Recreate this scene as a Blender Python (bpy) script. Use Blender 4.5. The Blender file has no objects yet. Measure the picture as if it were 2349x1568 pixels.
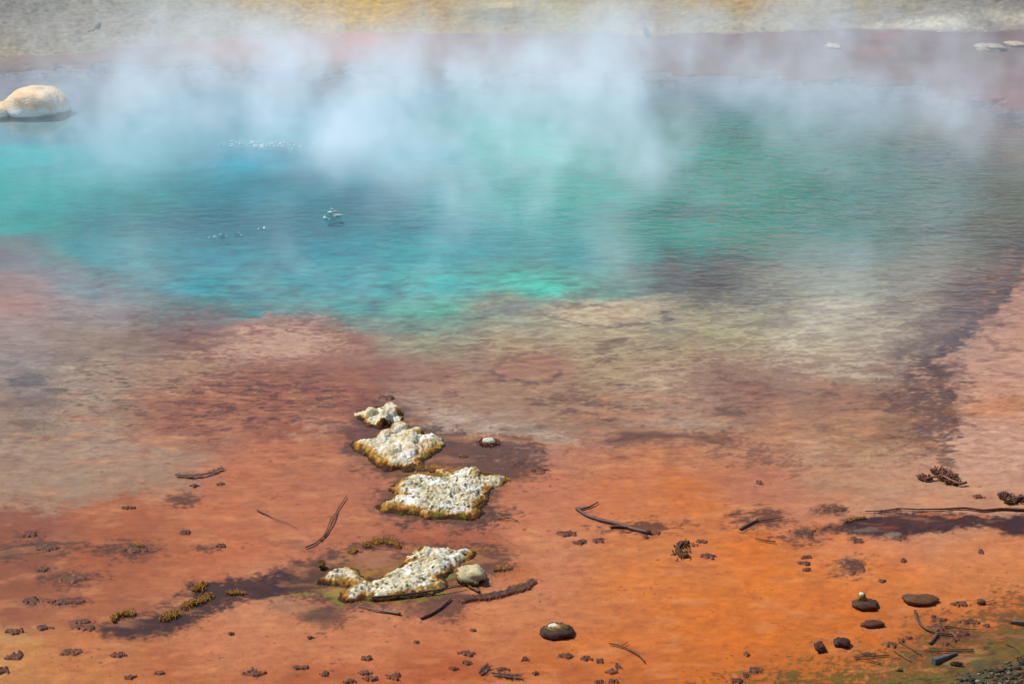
import bpy, math, random
import numpy as np
from mathutils import Vector

random.seed(7)
RNG = np.random.default_rng(11)
SC = bpy.context.scene
COL = SC.collection
R = math.radians

# ------------------------------------------------------------------ camera and plan
CAM_H, PITCH, LENS = 5.0, R(22.0), 50.0
W0, H0 = 2349.0, 1568.0                      # image size in pixels; plan positions are written as image pixels
KX = 36.0 / LENS / W0
cp, sp = math.cos(PITCH), math.sin(PITCH)


def at(px, py, z=0.0):
    """plan position (ground x, y) of an image pixel, unprojected through the camera"""
    xn = (np.asarray(px, float) - W0 / 2) * KX
    yn = (H0 / 2 - np.asarray(py, float)) * KX
    dy, dz = cp + yn * sp, -sp + yn * cp
    t = (CAM_H - z) / -dz
    return xn * t, dy * t


def mpp(px, py):
    """metres per image pixel across, and in depth, at a place"""
    x, y = at(px, py)
    d = y * cp + CAM_H * sp
    s = d * KX
    return float(s), float(s * math.hypot(y, CAM_H) / CAM_H)


def PL(px, py):
    x, y = at(px, py)
    return x / y, np.log(y)


def lin(c):
    c = np.asarray(c, float) / 255.0
    return np.where(c <= 0.04045, c / 12.92, ((c + 0.055) / 1.055) ** 2.4)


GAIN = 1.0
ALB = np.array([0.505, 0.53, 0.46])


def alb(c):
    return np.clip(lin(c) * ALB - np.array([.003, .005, .007]), 0.003, 0.85)


# ------------------------------------------------------------------ noise
def _hash(ix, iy, seed):
    h = (ix.astype(np.int64) * 374761393 + iy.astype(np.int64) * 668265263 + seed * 974634777) & 0xFFFFFFFF
    h = ((h ^ (h >> 13)) * 1274126177) & 0xFFFFFFFF
    return ((h ^ (h >> 16)) & 0xFFFF) / 65535.0


def vnoise(x, y, seed=0):
    x = np.asarray(x, float)
    y = np.asarray(y, float)
    fx, fy = np.floor(x), np.floor(y)
    tx, ty = x - fx, y - fy
    fx, fy = fx.astype(np.int64), fy.astype(np.int64)
    g = lambda i, j: _hash(fx + i, fy + j, seed) * 2 * math.pi
    def dot(i, j):
        a = g(i, j)
        return np.cos(a) * (tx - i) + np.sin(a) * (ty - j)
    ux, uy = tx * tx * tx * (tx * (6 * tx - 15) + 10), ty * ty * ty * (ty * (6 * ty - 15) + 10)
    a = dot(0, 0) * (1 - ux) + dot(1, 0) * ux
    b = dot(0, 1) * (1 - ux) + dot(1, 1) * ux
    return (a * (1 - uy) + b * uy) * 1.4


def fbm(x, y, oct=4, seed=0, gain=0.5):
    s, a, n = 0.0, 1.0, 0.0
    for k in range(oct):
        s = s + a * vnoise(x * 2 ** k + 17.3 * k, y * 2 ** k - 9.1 * k, seed + k)
        n += a
        a *= gain
    return s / n


def sstep(a, b, x):
    t = np.clip((x - a) / (b - a), 0, 1)
    return t * t * (3 - 2 * t)


def poly_sd(px, py, poly):
    """signed distance to a closed polygon (positive inside)"""
    poly = np.asarray(poly, float)
    d = np.full(np.shape(px), 1e9)
    ins = np.zeros(np.shape(px), bool)
    n = len(poly)
    for i in range(n):
        a, b = poly[i], poly[(i + 1) % n]
        e = b - a
        L = e @ e + 1e-12
        t = np.clip(((px - a[0]) * e[0] + (py - a[1]) * e[1]) / L, 0, 1)
        d = np.minimum(d, np.hypot(px - a[0] - t * e[0], py - a[1] - t * e[1]))
        c = ((a[1] > py) != (b[1] > py))
        with np.errstate(divide='ignore', invalid='ignore'):
            xi = (b[0] - a[0]) * (py - a[1]) / (b[1] - a[1] + 1e-15) + a[0]
        ins ^= c & (px < xi)
    return np.where(ins, d, -d)


def line_d(px, py, pts):
    pts = np.asarray(pts, float)
    d = np.full(np.shape(px), 1e9)
    for a, b in zip(pts[:-1], pts[1:]):
        e = b - a
        t = np.clip(((px - a[0]) * e[0] + (py - a[1]) * e[1]) / (e @ e + 1e-12), 0, 1)
        d = np.minimum(d, np.hypot(px - a[0] - t * e[0], py - a[1] - t * e[1]))
    return d


# ------------------------------------------------------------------ materials
def nodes_of(name):
    m = bpy.data.materials.new(name)
    m.use_nodes = True
    nt = m.node_tree
    for n in list(nt.nodes):
        if n.type not in ('OUTPUT_MATERIAL', 'BSDF_PRINCIPLED'):
            nt.nodes.remove(n)
    return m, nt, nt.nodes['Principled BSDF'], nt.nodes['Material Output']


def colmat(name, rough=0.8, scale=60.0, amount=0.3, bump=0.3, bdist=0.004, stretch=(1, 1, 1), spec=0.3, fine=5.0):
    """own colour (attribute Col) varied by two procedural noises, plus bump"""
    m, nt, b, out = nodes_of(name)
    N, Lk = nt.nodes.new, nt.links.new
    at_ = N('ShaderNodeAttribute'); at_.attribute_name = 'Col'
    tc = N('ShaderNodeTexCoord')
    mp = N('ShaderNodeMapping'); mp.inputs['Scale'].default_value = stretch
    Lk(tc.outputs['Object'], mp.inputs['Vector'])
    n1 = N('ShaderNodeTexNoise'); n1.inputs['Scale'].default_value = scale; n1.inputs['Detail'].default_value = 4
    n2 = N('ShaderNodeTexNoise'); n2.inputs['Scale'].default_value = scale * fine; n2.inputs['Detail'].default_value = 2
    Lk(mp.outputs[0], n1.inputs['Vector']); Lk(mp.outputs[0], n2.inputs['Vector'])
    add = N('ShaderNodeMath'); add.operation = 'ADD'
    Lk(n1.outputs[0], add.inputs[0]); Lk(n2.outputs[0], add.inputs[1])
    mr = N('ShaderNodeMapRange')
    mr.inputs[1].default_value = 0.6; mr.inputs[2].default_value = 1.4
    mr.inputs[3].default_value = 1 - amount; mr.inputs[4].default_value = 1 + amount
    Lk(add.outputs[0], mr.inputs[0])
    vm = N('ShaderNodeVectorMath'); vm.operation = 'SCALE'
    Lk(at_.outputs['Color'], vm.inputs[0]); Lk(mr.outputs[0], vm.inputs['Scale'])
    Lk(vm.outputs[0], b.inputs['Base Color'])
    b.inputs['Roughness'].default_value = rough
    b.inputs['Specular IOR Level'].default_value = spec
    bp = N('ShaderNodeBump'); bp.inputs['Strength'].default_value = bump; bp.inputs['Distance'].default_value = bdist
    Lk(add.outputs[0], bp.inputs['Height']); Lk(bp.outputs[0], b.inputs['Normal'])
    return m


M = {
    'ground': colmat('mat_bed', 0.75, 14.0, 0.22, 0.6, 0.004, (1, 1.5, 1), 0.25, 6.0),
    'sinter': colmat('sinter_crust', 0.9, 80.0, 0.22, 0.6, 0.004, spec=0.2),
    'algae': colmat('algae_growth', 0.6, 120.0, 0.35, 0.6, 0.003, spec=0.3),
    'wood': colmat('wet_wood', 0.5, 60.0, 0.35, 0.6, 0.003, (1, 1, 1), 0.4),
    'stone': colmat('stone', 0.7, 45.0, 0.25, 0.6, 0.004, spec=0.3),
    'far_rock': colmat('boulder_stone', 0.85, 9.0, 0.14, 0.7, 0.03, spec=0.2),
    'foam': colmat('foam', 0.4, 90.0, 0.1, 0.3, 0.002, spec=0.4),
}

# ------------------------------------------------------------------ object helpers
USED = {}


def tag(o, label=None, cat=None, group=None, kind=None):
    if label: o['label'] = label
    if cat: o['category'] = cat
    if group: o['group'] = group
    if kind: o['kind'] = kind
    return o


class MB:
    """collects vertices, faces and a colour per vertex; build() links ONE mesh object"""
    def __init__(s):
        s.v, s.f, s.c, s.n = [], [], [], 0

    def add(s, v, f, c):
        v = np.asarray(v, float).reshape(-1, 3)
        c = np.asarray(c, float)
        if c.ndim == 1:
            c = np.tile(c, (len(v), 1))
        s.v.append(v); s.c.append(c)
        s.f += [tuple(int(i) + s.n for i in q) for q in f]
        s.n += len(v)

    def build(s, name, mat, parent=None, smooth=True, origin=None):
        v = np.concatenate(s.v); c = np.concatenate(s.c)
        if parent is not None:
            origin = parent['_o']
        if origin is None:
            lo, hi = v.min(0), v.max(0)
            origin = [(lo[0] + hi[0]) / 2, (lo[1] + hi[1]) / 2, lo[2]]
        origin = [float(a) for a in origin]
        me = bpy.data.meshes.new(name)
        me.from_pydata((v - origin).tolist(), [], s.f)
        ca = me.color_attributes.new('Col', 'FLOAT_COLOR', 'POINT')
        rgba = np.ones((len(v), 4), np.float32); rgba[:, :3] = c
        ca.data.foreach_set('color', rgba.ravel())
        me.polygons.foreach_set('use_smooth', [smooth] * len(me.polygons))
        me.materials.append(M[mat])
        o = bpy.data.objects.new(name, me)
        COL.objects.link(o)
        if parent is not None:
            o.parent = parent
        else:
            o.location = origin
        return o


def thing(name, loc, label, cat, group=None):
    o = bpy.data.objects.new(name, None)
    o.empty_display_size = 0.05
    COL.objects.link(o)
    o.location = loc
    o['_o'] = [float(a) for a in loc]
    return tag(o, label, cat, group)


def tube(mb, pts, radii, col, seg=7, wob=0.15, seed=0, tipcol=None):
    """a tapered round rod through pts with knots and uneven bark"""
    pts = [Vector(p) for p in pts]
    # resample
    P, Rr = [], []
    for i in range(len(pts) - 1):
        k = max(2, int((pts[i + 1] - pts[i]).length / (radii[i] * 2.5)) + 1)
        k = min(k, 24)
        for j in range(k):
            t = j / k
            P.append(pts[i].lerp(pts[i + 1], t)); Rr.append(radii[i] * (1 - t) + radii[i + 1] * t)
    P.append(pts[-1]); Rr.append(radii[-1])
    if len(P) > 4:                                   # round the corners
        for _ in range(2):
            Q = P[:]
            for i in range(1, len(P) - 1):
                Q[i] = (P[i - 1] + P[i] * 2 + P[i + 1]) / 4
            P = Q
    rnd = random.Random(seed)
    V, F, Cc = [], [], []
    n = len(P)
    for i in range(n):
        d = (P[min(i + 1, n - 1)] - P[max(i - 1, 0)]).normalized()
        a = d.cross(Vector((0, 0, 1)))
        a = a.normalized() if a.length > 1e-3 else Vector((1, 0, 0))
        b = a.cross(d)
        for k in range(seg):
            an = 2 * math.pi * k / seg
            r = Rr[i] * (1 + wob * rnd.uniform(-1, 1))
            V.append(P[i] + a * math.cos(an) * r + b * math.sin(an) * r)
            t = i / (n - 1)
            c = np.asarray(col) * rnd.uniform(0.75, 1.25)
            if tipcol is not None:
                c = c * (1 - t) + np.asarray(tipcol) * t
            Cc.append(c)
    for i in range(n - 1):
        for k in range(seg):
            F.append((i * seg + k, i * seg + (k + 1) % seg, (i + 1) * seg + (k + 1) % seg, (i + 1) * seg + k))
    F.append(tuple(reversed(range(seg)))); F.append(tuple((n - 1) * seg + k for k in range(seg)))
    mb.add([tuple(v) for v in V], F, np.array(Cc))


def blades(mb, pts, h, w, base, tip, rnd, lean=0.5, zb=-0.006):
    """short pointed filaments of algae at pts"""
    V, F, Cc = [], [], []
    for (x, y) in pts:
        hh = h * rnd.uniform(0.5, 1.3); ww = w * rnd.uniform(0.6, 1.3)
        a0 = rnd.uniform(0, 6.28); lx, ly = rnd.gauss(0, lean) * hh, rnd.gauss(0, lean) * hh
        k = len(V)
        for j in range(3):
            an = a0 + j * 2.094
            V.append((x + ww * math.cos(an), y + ww * math.sin(an), zb)); Cc.append(base)
        for j in range(3):
            an = a0 + j * 2.094
            V.append((x + lx * .6 + .7 * ww * math.cos(an), y + ly * .6 + .7 * ww * math.sin(an), zb + hh * .65)); Cc.append(np.asarray(base) * .4 + np.asarray(tip) * .6)
        V.append((x + lx, y + ly, zb + hh)); Cc.append(np.asarray(tip) * rnd.uniform(0.8, 1.3))
        for j in range(3):
            F.append((k + j, k + (j + 1) % 3, k + 3 + (j + 1) % 3, k + 3 + j))
            F.append((k + 3 + j, k + 3 + (j + 1) % 3, k + 6))
    if V:
        mb.add(V, F, np.array(Cc))


def dome(mb, cx, cy, rx, ry, h, col, col2, seed, rot=0.0, rings=9, seg=26, rough=0.25, zb=-0.03, lump=0.3, flat=1.0):
    """low lumpy mound with an uneven outline"""
    V, Cc, F = [], [], []
    V.append((cx, cy, zb + h)); Cc.append(col)
    cr, sr = math.cos(rot), math.sin(rot)
    for i in range(1, rings + 1):
        t = i / rings
        an = np.arange(seg) * 2 * math.pi / seg
        ca, sa = np.cos(an), np.sin(an)
        rr = t * (1 + rough * fbm(ca * 1.3 + seed, sa * 1.3 - seed, 3, seed) * 1.8)
        x, y = rr * ca * rx, rr * sa * ry
        nz = fbm(x / rx * 2.2 + seed * 3.1, y / ry * 2.2, 3, seed + 5)
        z = zb + h * ((1 - t ** (2 * flat)) ** 0.6) * (1 + lump * 2 * nz)
        k = np.clip(0.5 + 1.2 * nz, 0, 1)[:, None]
        c = np.asarray(col) * (1 - k) + np.asarray(col2) * k
        for j in range(seg):
            V.append((cx + x[j] * cr - y[j] * sr, cy + x[j] * sr + y[j] * cr, z[j])); Cc.append(c[j])
    V[0] = (cx, cy, float(np.mean([v[2] for v in V[1:seg + 1]])))
    for j in range(seg):
        F.append((0, 1 + j, 1 + (j + 1) % seg))
    for i in range(rings - 1):
        a = 1 + i * seg
        for j in range(seg):
            F.append((a + j, a + seg + j, a + seg + (j + 1) % seg, a + (j + 1) % seg))
    mb.add(V, F, np.array(Cc))


def boulder(mb, c, r, col, col2, seed, seg=28, rings=18, rough=0.3, foot=None):
    """closed rounded rock"""
    V, Cc, F = [], [], []
    for i in range(rings + 1):
        ph = math.pi * i / rings
        for j in range(seg):
            th = 2 * math.pi * j / seg
            d = np.array([math.sin(ph) * math.cos(th), math.sin(ph) * math.sin(th), math.cos(ph)])
            V.append(d)
    V = np.array(V)
    n = fbm(V[:, 0] * 1.3 + V[:, 2] * .9 + seed, V[:, 1] * 1.3 - V[:, 2] * 1.1 + seed * 2, 4, seed)
    n2 = fbm(V[:, 0] * 4 + V[:, 2] * 3 + seed, V[:, 1] * 4 - V[:, 2] * 3, 3, seed + 9)
    k = 1 + rough * 2.6 * n + rough * 0.8 * n2
    # flattened facets
    P = V * k[:, None]
    P = np.sign(P) * np.abs(P) ** 0.85
    P = P * np.asarray(r) + np.asarray(c)
    w = np.clip(0.5 + 1.6 * n2, 0, 1)[:, None]
    Cc = np.asarray(col) * (1 - w) + np.asarray(col2) * w
    if foot is not None:
        zf, cf, soft = foot
        w = (1 - sstep(zf - soft, zf + soft, P[:, 2] + soft * 1.2 * n2))[:, None]
        Cc = Cc * (1 - w) + np.asarray(cf) * w
    for i in range(rings):
        for j in range(seg):
            a, b = i * seg + j, i * seg + (j + 1) % seg
            F.append((a, a + seg, b + seg, b))
    mb.add(P, F, Cc)


# ------------------------------------------------------------------ the ground: one sheet
def build_ground():
    th_d = np.linspace(-0.49, 0.49, 1180)
    out = 0.49 * np.geomspace(1.04, 40, 34)
    TH = np.concatenate([-out[::-1], th_d, out])
    py = np.concatenate([np.linspace(1640, 60, 860), np.linspace(58, -60, 60)])
    _, yd = at(np.full(py.shape, W0 / 2), py)
    Y = np.concatenate([[-60, -20, -8, -3, 0, 1.5, 2.5, 3.5, 4.3, 5.0, 5.5, 5.9], yd[yd > 6.0], [46, 52, 60, 75, 100, 150, 250, 500, 900]])
    Y = np.unique(np.round(Y, 5))
    rho = np.maximum(Y, 5.0)
    ny, nx = len(Y), len(TH)
    X = TH[None, :] * rho[:, None]
    YY = np.repeat(Y[:, None], nx, 1)
    th = np.repeat(TH[None, :], ny, 0).ravel()
    lam = np.repeat(np.log(rho)[:, None], nx, 1).ravel()
    x, y = X.ravel(), YY.ravel()
    rr = np.repeat(rho[:, None], nx, 1).ravel()
    thc = np.clip(th, -0.62, 0.62)

    # base colours of mats, sinter and deep water, point by point, with shading painted in toward the left
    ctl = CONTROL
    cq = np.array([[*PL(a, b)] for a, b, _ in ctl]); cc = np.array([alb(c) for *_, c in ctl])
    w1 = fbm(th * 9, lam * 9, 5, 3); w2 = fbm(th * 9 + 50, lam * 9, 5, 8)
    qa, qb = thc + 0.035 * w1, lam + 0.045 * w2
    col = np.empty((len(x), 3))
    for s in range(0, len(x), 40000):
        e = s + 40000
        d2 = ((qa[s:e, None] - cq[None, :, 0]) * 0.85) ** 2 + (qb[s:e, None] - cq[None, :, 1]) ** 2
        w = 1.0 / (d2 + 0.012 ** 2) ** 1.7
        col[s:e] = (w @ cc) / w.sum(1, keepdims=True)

    kb = np.array([b <= 62 for _, b, _ in ctl])
    bix = np.nonzero(lam > PL(1174, 150)[1])[0]
    cbank = np.zeros_like(col)
    for s in range(0, len(bix), 40000):
        j = bix[s:s + 40000]
        for sel, dst in ((kb, cbank), (~kb, col)):
            d2 = ((qa[j, None] - cq[None, sel, 0]) * .85) ** 2 + (qb[j, None] - cq[None, sel, 1]) ** 2
            w = 1.0 / (d2 + .012 ** 2) ** 1.7
            dst[j] = (w @ cc[sel]) / w.sum(1, keepdims=True)
    f1 = fbm(th * 30, lam * 30, 4, 21)          # shared breakup noises
    f2 = fbm(th * 75, lam * 75, 3, 31)
    f3 = fbm(th * 210, lam * 210, 2, 41)
    f4 = fbm(th * 60 - lam * 14, lam * 120, 3, 51)   # streaks
    f5 = fbm(th * 95 - lam * 30, lam * 210, 3, 57)
    f7 = fbm(th * 250 - lam * 70, lam * 560, 2, 58)
    f6 = fbm(th * 26 - lam * 10, lam * 58, 4, 59)
    relief = np.zeros(len(x))

    def lay(mask, c, rise=0.0):
        nonlocal col, relief
        c = alb(c)
        col = col * (1 - mask[:, None]) + c * mask[:, None]
        relief += mask * rise

    def box(pts, m):
        q = np.array([[*PL(a, b)] for a, b in pts])
        lo, hi = q.min(0) - m, q.max(0) + m
        return q, np.nonzero((th > lo[0]) & (th < hi[0]) & (lam > lo[1]) & (lam < hi[1]))[0]

    def full(idx, v):
        m = np.zeros(len(x)); m[idx] = v
        return m

    def poly(pts, c, soft=0.012, warp=0.012, op=1.0, brk=0.0, rise=0.0):
        q, ix = box(pts, 0.1)
        a = th[ix] + warp * (1.4 * f1[ix] + .8 * f2[ix]); b = lam[ix] + warp * (1.4 * np.roll(f1, 977)[ix] + .8 * np.roll(f2, 577)[ix])
        d = poly_sd(a, b, q) + brk * soft * (2 * f2[ix] + 1.6 * f3[ix] + 2.4 * f5[ix] + 2 * f7[ix])
        lay(full(ix, sstep(-soft, soft, d) * op), c, rise)

    def stroke(pts, wpx, c, soft=0.6, warp=0.008, op=1.0, brk=0.6, rise=0.0):
        q, ix = box(pts, 0.1)
        a = th[ix] + warp * (f1[ix] + f2[ix]); b = lam[ix] + warp * (np.roll(f1, 977)[ix] + np.roll(f2, 577)[ix])
        hw = wpx * KX * 0.5
        d = line_d(a, b, q) / hw
        lay(full(ix, (1 - sstep(1 - soft, 1 + soft, d + brk * (f2[ix] * 1.2 + f3[ix] + 1.4 * f5[ix] + 1.2 * f7[ix]))) * op), c, rise)

    def blob(cx, cy, rx, ry, c, op=1.0, soft=0.5, rot=0.0, brk=0.6, rise=0.0):
        a0, b0 = PL(cx, cy)
        ax = rx * KX * 1.06
        _, bu = PL(cx, cy - ry); by = abs(bu - b0)
        ix = np.nonzero((abs(th - a0) < 2.2 * ax + .02) & (abs(lam - b0) < 2.2 * by + .02))[0]
        u, v = (th[ix] - a0) / ax, (lam[ix] - b0) / by
        cr, sr = math.cos(rot), math.sin(rot)
        u, v = u * cr + v * sr, -u * sr + v * cr
        d = np.hypot(u, v) + brk * (0.9 * f1[ix] + 0.7 * f2[ix] + 0.6 * f3[ix] + 1.1 * f5[ix] + .9 * f7[ix])
        lay(full(ix, (1 - sstep(1 - soft, 1 + soft, d)) * op), c, rise)

    cnt = [0]

    def mottle(pts, c, cover=0.5, op=0.8, soft=0.03, hard=0.07, streak=True):
        """patchy flecks of c inside an area"""
        q, ix = box(pts, 0.12)
        a = th[ix] + .03 * f1[ix]; b = lam[ix] + .03 * np.roll(f1, 977)[ix]
        area = sstep(-soft, soft * 1.6, poly_sd(a, b, q))
        cnt[0] += 1
        jx = (ix + cnt[0] * (37 * nx + 211)) % len(x)
        n = ((.55 * f4 + .75 * f5 + .30 * f7) if streak else (f2 + .3 * f5 + .4 * f7))[jx] + .55 * f6[jx]
        t = 0.55 - cover
        m = sstep(t - hard, t + hard, n - (1 - area) * 0.5) * area * op
        lay(full(ix, m), c)

    bank = np.array([[-30, 137], [0, 135], [140, 128], [330, 112], [480, 95], [620, 86], [760, 78], [1000, 80], [1200, 82], [1400, 76],
                     [1440, 85], [1500, 88], [1560, 80], [1750, 78], [1870, 71], [2000, 67], [2120, 71], [2230, 78], [2349, 69], [2400, 66]], float)
    bq = np.array([[*PL(a, b)] for a, b in bank])
    lb = np.interp(th, bq[:, 0], bq[:, 1]) + 0.010 * f1 + .006 * f2
    dfar = (lam - lb) * rr
    col = np.where((dfar > 0)[:, None], cbank, col)
    PAINT(poly, stroke, blob, mottle)

    # fine debris specks all over the orange flats
    sp = vnoise(th * 330, lam * 330, 77) + .5 * f1
    near = sstep(2.9, 2.6, lam)
    lay(sstep(0.66, 0.86, sp) * near * 0.6, (112, 62, 42))
    sp2 = vnoise(th * 150, lam * 260, 78) + .7 * f1 + .3 * f5
    lay(sstep(0.72, 0.92, sp2) * near * 0.6, (104, 60, 44))
    vn = 1 - np.abs(fbm(th * 16 + .5 * f6, lam * 30 + .5 * f4, 4, 93)) * 9
    near2 = sstep(2.50, 2.36, lam)
    lay(sstep(.3, 1, vn) * near2 * .22, (150, 80, 50))
    pl = sstep(.10, .34, fbm(th * 20, lam * 52, 4, 95)) * near2 * .28
    lay(pl, (226, 150, 104))
    # broad soft tonal drift of the mats; mid-field lightening also paints in steam haze
    shal = sstep(PL(1174, 1130)[1], PL(1174, 1000)[1], lam) * (1 - sstep(PL(1174, 640)[1], PL(1174, 520)[1], lam))
    big = sstep(-.02, .16, f6 + .45 * f5 + .2 * f4) 
    rat = (col[:, 0] - col[:, 2]) / (col.sum(1) + 1e-6)
    warmz = shal * sstep(-.02, .10, rat) * (1 - .65 * sstep(.22, .36, rat))
    col = col * (1 + warmz[:, None] * (np.array([.30, .34, .36]) - big[:, None] * np.array([.50, .62, .60])))
    m_ = np.clip(.55 * f5 + .62 * f4 + .70 * f6 + .15 * f7, -.62, .5) * (.32 + .68 * shal)
    col = col * (1 + np.stack([.62 * m_, .80 * m_, .74 * m_], 1))
    k = 1 + 0.08 * f1 + 0.05 * f2 + 0.08 * fbm(th * 12, lam * 24, 3, 91) + 0.05 * f4
    col = col * k[:, None]

    # ---- levels
    nearl = np.array([[-300, 1790], [0, 1760], [1000, 1720], [1700, 1660], [2000, 1610], [2150, 1572], [2349, 1512], [2700, 1440]], float)
    nq = np.array([[*PL(a, b)] for a, b in nearl])
    ln_ = np.interp(th, nq[:, 0], nq[:, 1]) + .004 * f1
    dnear = (ln_ - lam) * rr + np.where(y < 5, 5 - y, 0)
    side = np.maximum(np.abs(th) - 0.62, 0) * rr
    z = -0.011 + 0.003 * f2 + 0.004 * f1 - 0.07 * sstep(2.35, 2.75, lam) * (1 - sstep(3.15, 3.3, lam)) + relief * .005
    zf = np.where(dfar > -0.6, -0.03 + 0.05 * sstep(-0.6, 0.05, dfar), 0) * 1.0
    z = np.where(dfar > -0.6, z * (1 - sstep(-.6, 0, dfar)) + 0.015 * sstep(-.6, 0, dfar), z)
    up = np.maximum(dfar, 0)
    z = z + np.minimum(up, 60) * 0.075 + sstep(0, .6, dfar) * (0.10 * fbm(x * .9, y * .9, 5, 61) + 0.04 + 0.05 * f2 + .03 * f5)
    rim = np.array([[-60, 172], [0, 168], [200, 160], [400, 158], [700, 166], [900, 172], [1150, 180], [1440, 183], [1700, 178], [1900, 187], [2100, 205], [2250, 235], [2349, 262], [2450, 300]], float)
    rq = np.array([[*PL(a, b)] for a, b in rim])
    drim = (lam - np.interp(th, rq[:, 0], rq[:, 1]) - .035 * f1 - .03 * f2 - .03 * f6) * rr
    z = z + sstep(-.25, .35, drim) * (1 - sstep(-.1, .3, dfar)) * (.018 - np.minimum(z, .012) + .004 * f2)
    un = np.maximum(dnear, 0)
    z = z + sstep(-0.4, 0.1, dnear) * 0.022 + np.minimum(un * 0.10 + 0.09 * np.maximum(un - 1.2, 0) ** 1.5, 3.3) * (y < 12)
    z = z + np.minimum(side * 0.06, 6)
    bnd = np.exp(-((drim + .35) / .55) ** 2) * sstep(-.3, .25, f5 + f6 + .3 * f4) * .75
    col = col * (1 - bnd[:, None]) + alb((74, 62, 70)) * bnd[:, None]
    # dry bank and gravel tones
    gr = sstep(0.0, 0.10, dfar)
    g = fbm(th * 300, lam * 150, 3, 71) + .9 * f3 + .5 * f5
    col = col * (1 + gr * np.clip(0.46 * g, -.5, .6))[:, None]
    rk = sstep(0.42, 0.6, fbm(th * 110, lam * 60, 3, 73)) * sstep(0.15, -0.25, th) * gr
    col = col * (1 - 0.45 * rk[:, None])
    V = np.stack([x, y, z], 1).astype(np.float32)
    return V, col, ny, nx


def zc(pts, ox, oy, k, d=0.9788):
    return [((ox + a / k) * d, (oy + b / k) * d) for a, b in pts]


I1 = zc([(170, 310), (260, 290), (400, 250), (480, 235), (600, 250), (655, 310), (640, 360), (580, 420), (430, 460), (310, 440), (270, 400), (200, 360)], 800, 900, 4.612)
I2 = zc([(120, 640), (200, 620), (290, 625), (400, 585), (440, 550), (500, 545), (520, 505), (600, 485), (680, 483), (740, 505), (860, 500), (890, 540), (860, 570), (980, 565), (1060, 590), (1080, 650), (1020, 720), (960, 760), (880, 800), (860, 850), (760, 880), (790, 920), (700, 930), (620, 895), (500, 920), (430, 885), (350, 840), (300, 770), (210, 720), (130, 680)], 800, 900, 4.612)
I3 = zc([(390, 1310), (480, 1280), (560, 1240), (630, 1225), (690, 1200), (610, 1170), (540, 1135), (560, 1100), (640, 1065), (720, 1010), (850, 990), (960, 1005), (1040, 985), (1050, 935), (1130, 935), (1190, 970), (1300, 935), (1400, 920), (1470, 955), (1600, 980), (1700, 995), (1800, 1025), (1690, 1080), (1590, 1120), (1570, 1200), (1540, 1280), (1480, 1330), (1510, 1390), (1430, 1445), (1200, 1430), (950, 1430), (800, 1395), (600, 1375), (450, 1350)], 800, 900, 4.612)
I4 = zc([(580, 580), (620, 530), (720, 490), (650, 478), (560, 450), (480, 460), (400, 445), (470, 400), (530, 360), (630, 328), (690, 350), (740, 400), (820, 440), (920, 430), (1000, 385), (1080, 345), (1130, 305), (1180, 245), (1240, 195), (1290, 155), (1370, 172), (1470, 175), (1540, 192), (1640, 185), (1720, 195), (1690, 230), (1600, 275), (1540, 325), (1480, 380), (1440, 410), (1480, 470), (1440, 515), (1300, 548), (1100, 575), (900, 595), (760, 590), (640, 600), (600, 605)], 640, 1240, 3.670)



CONTROL = []


def row(y, *items):
    for px, c in items:
        CONTROL.append((px, y, c))


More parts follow.
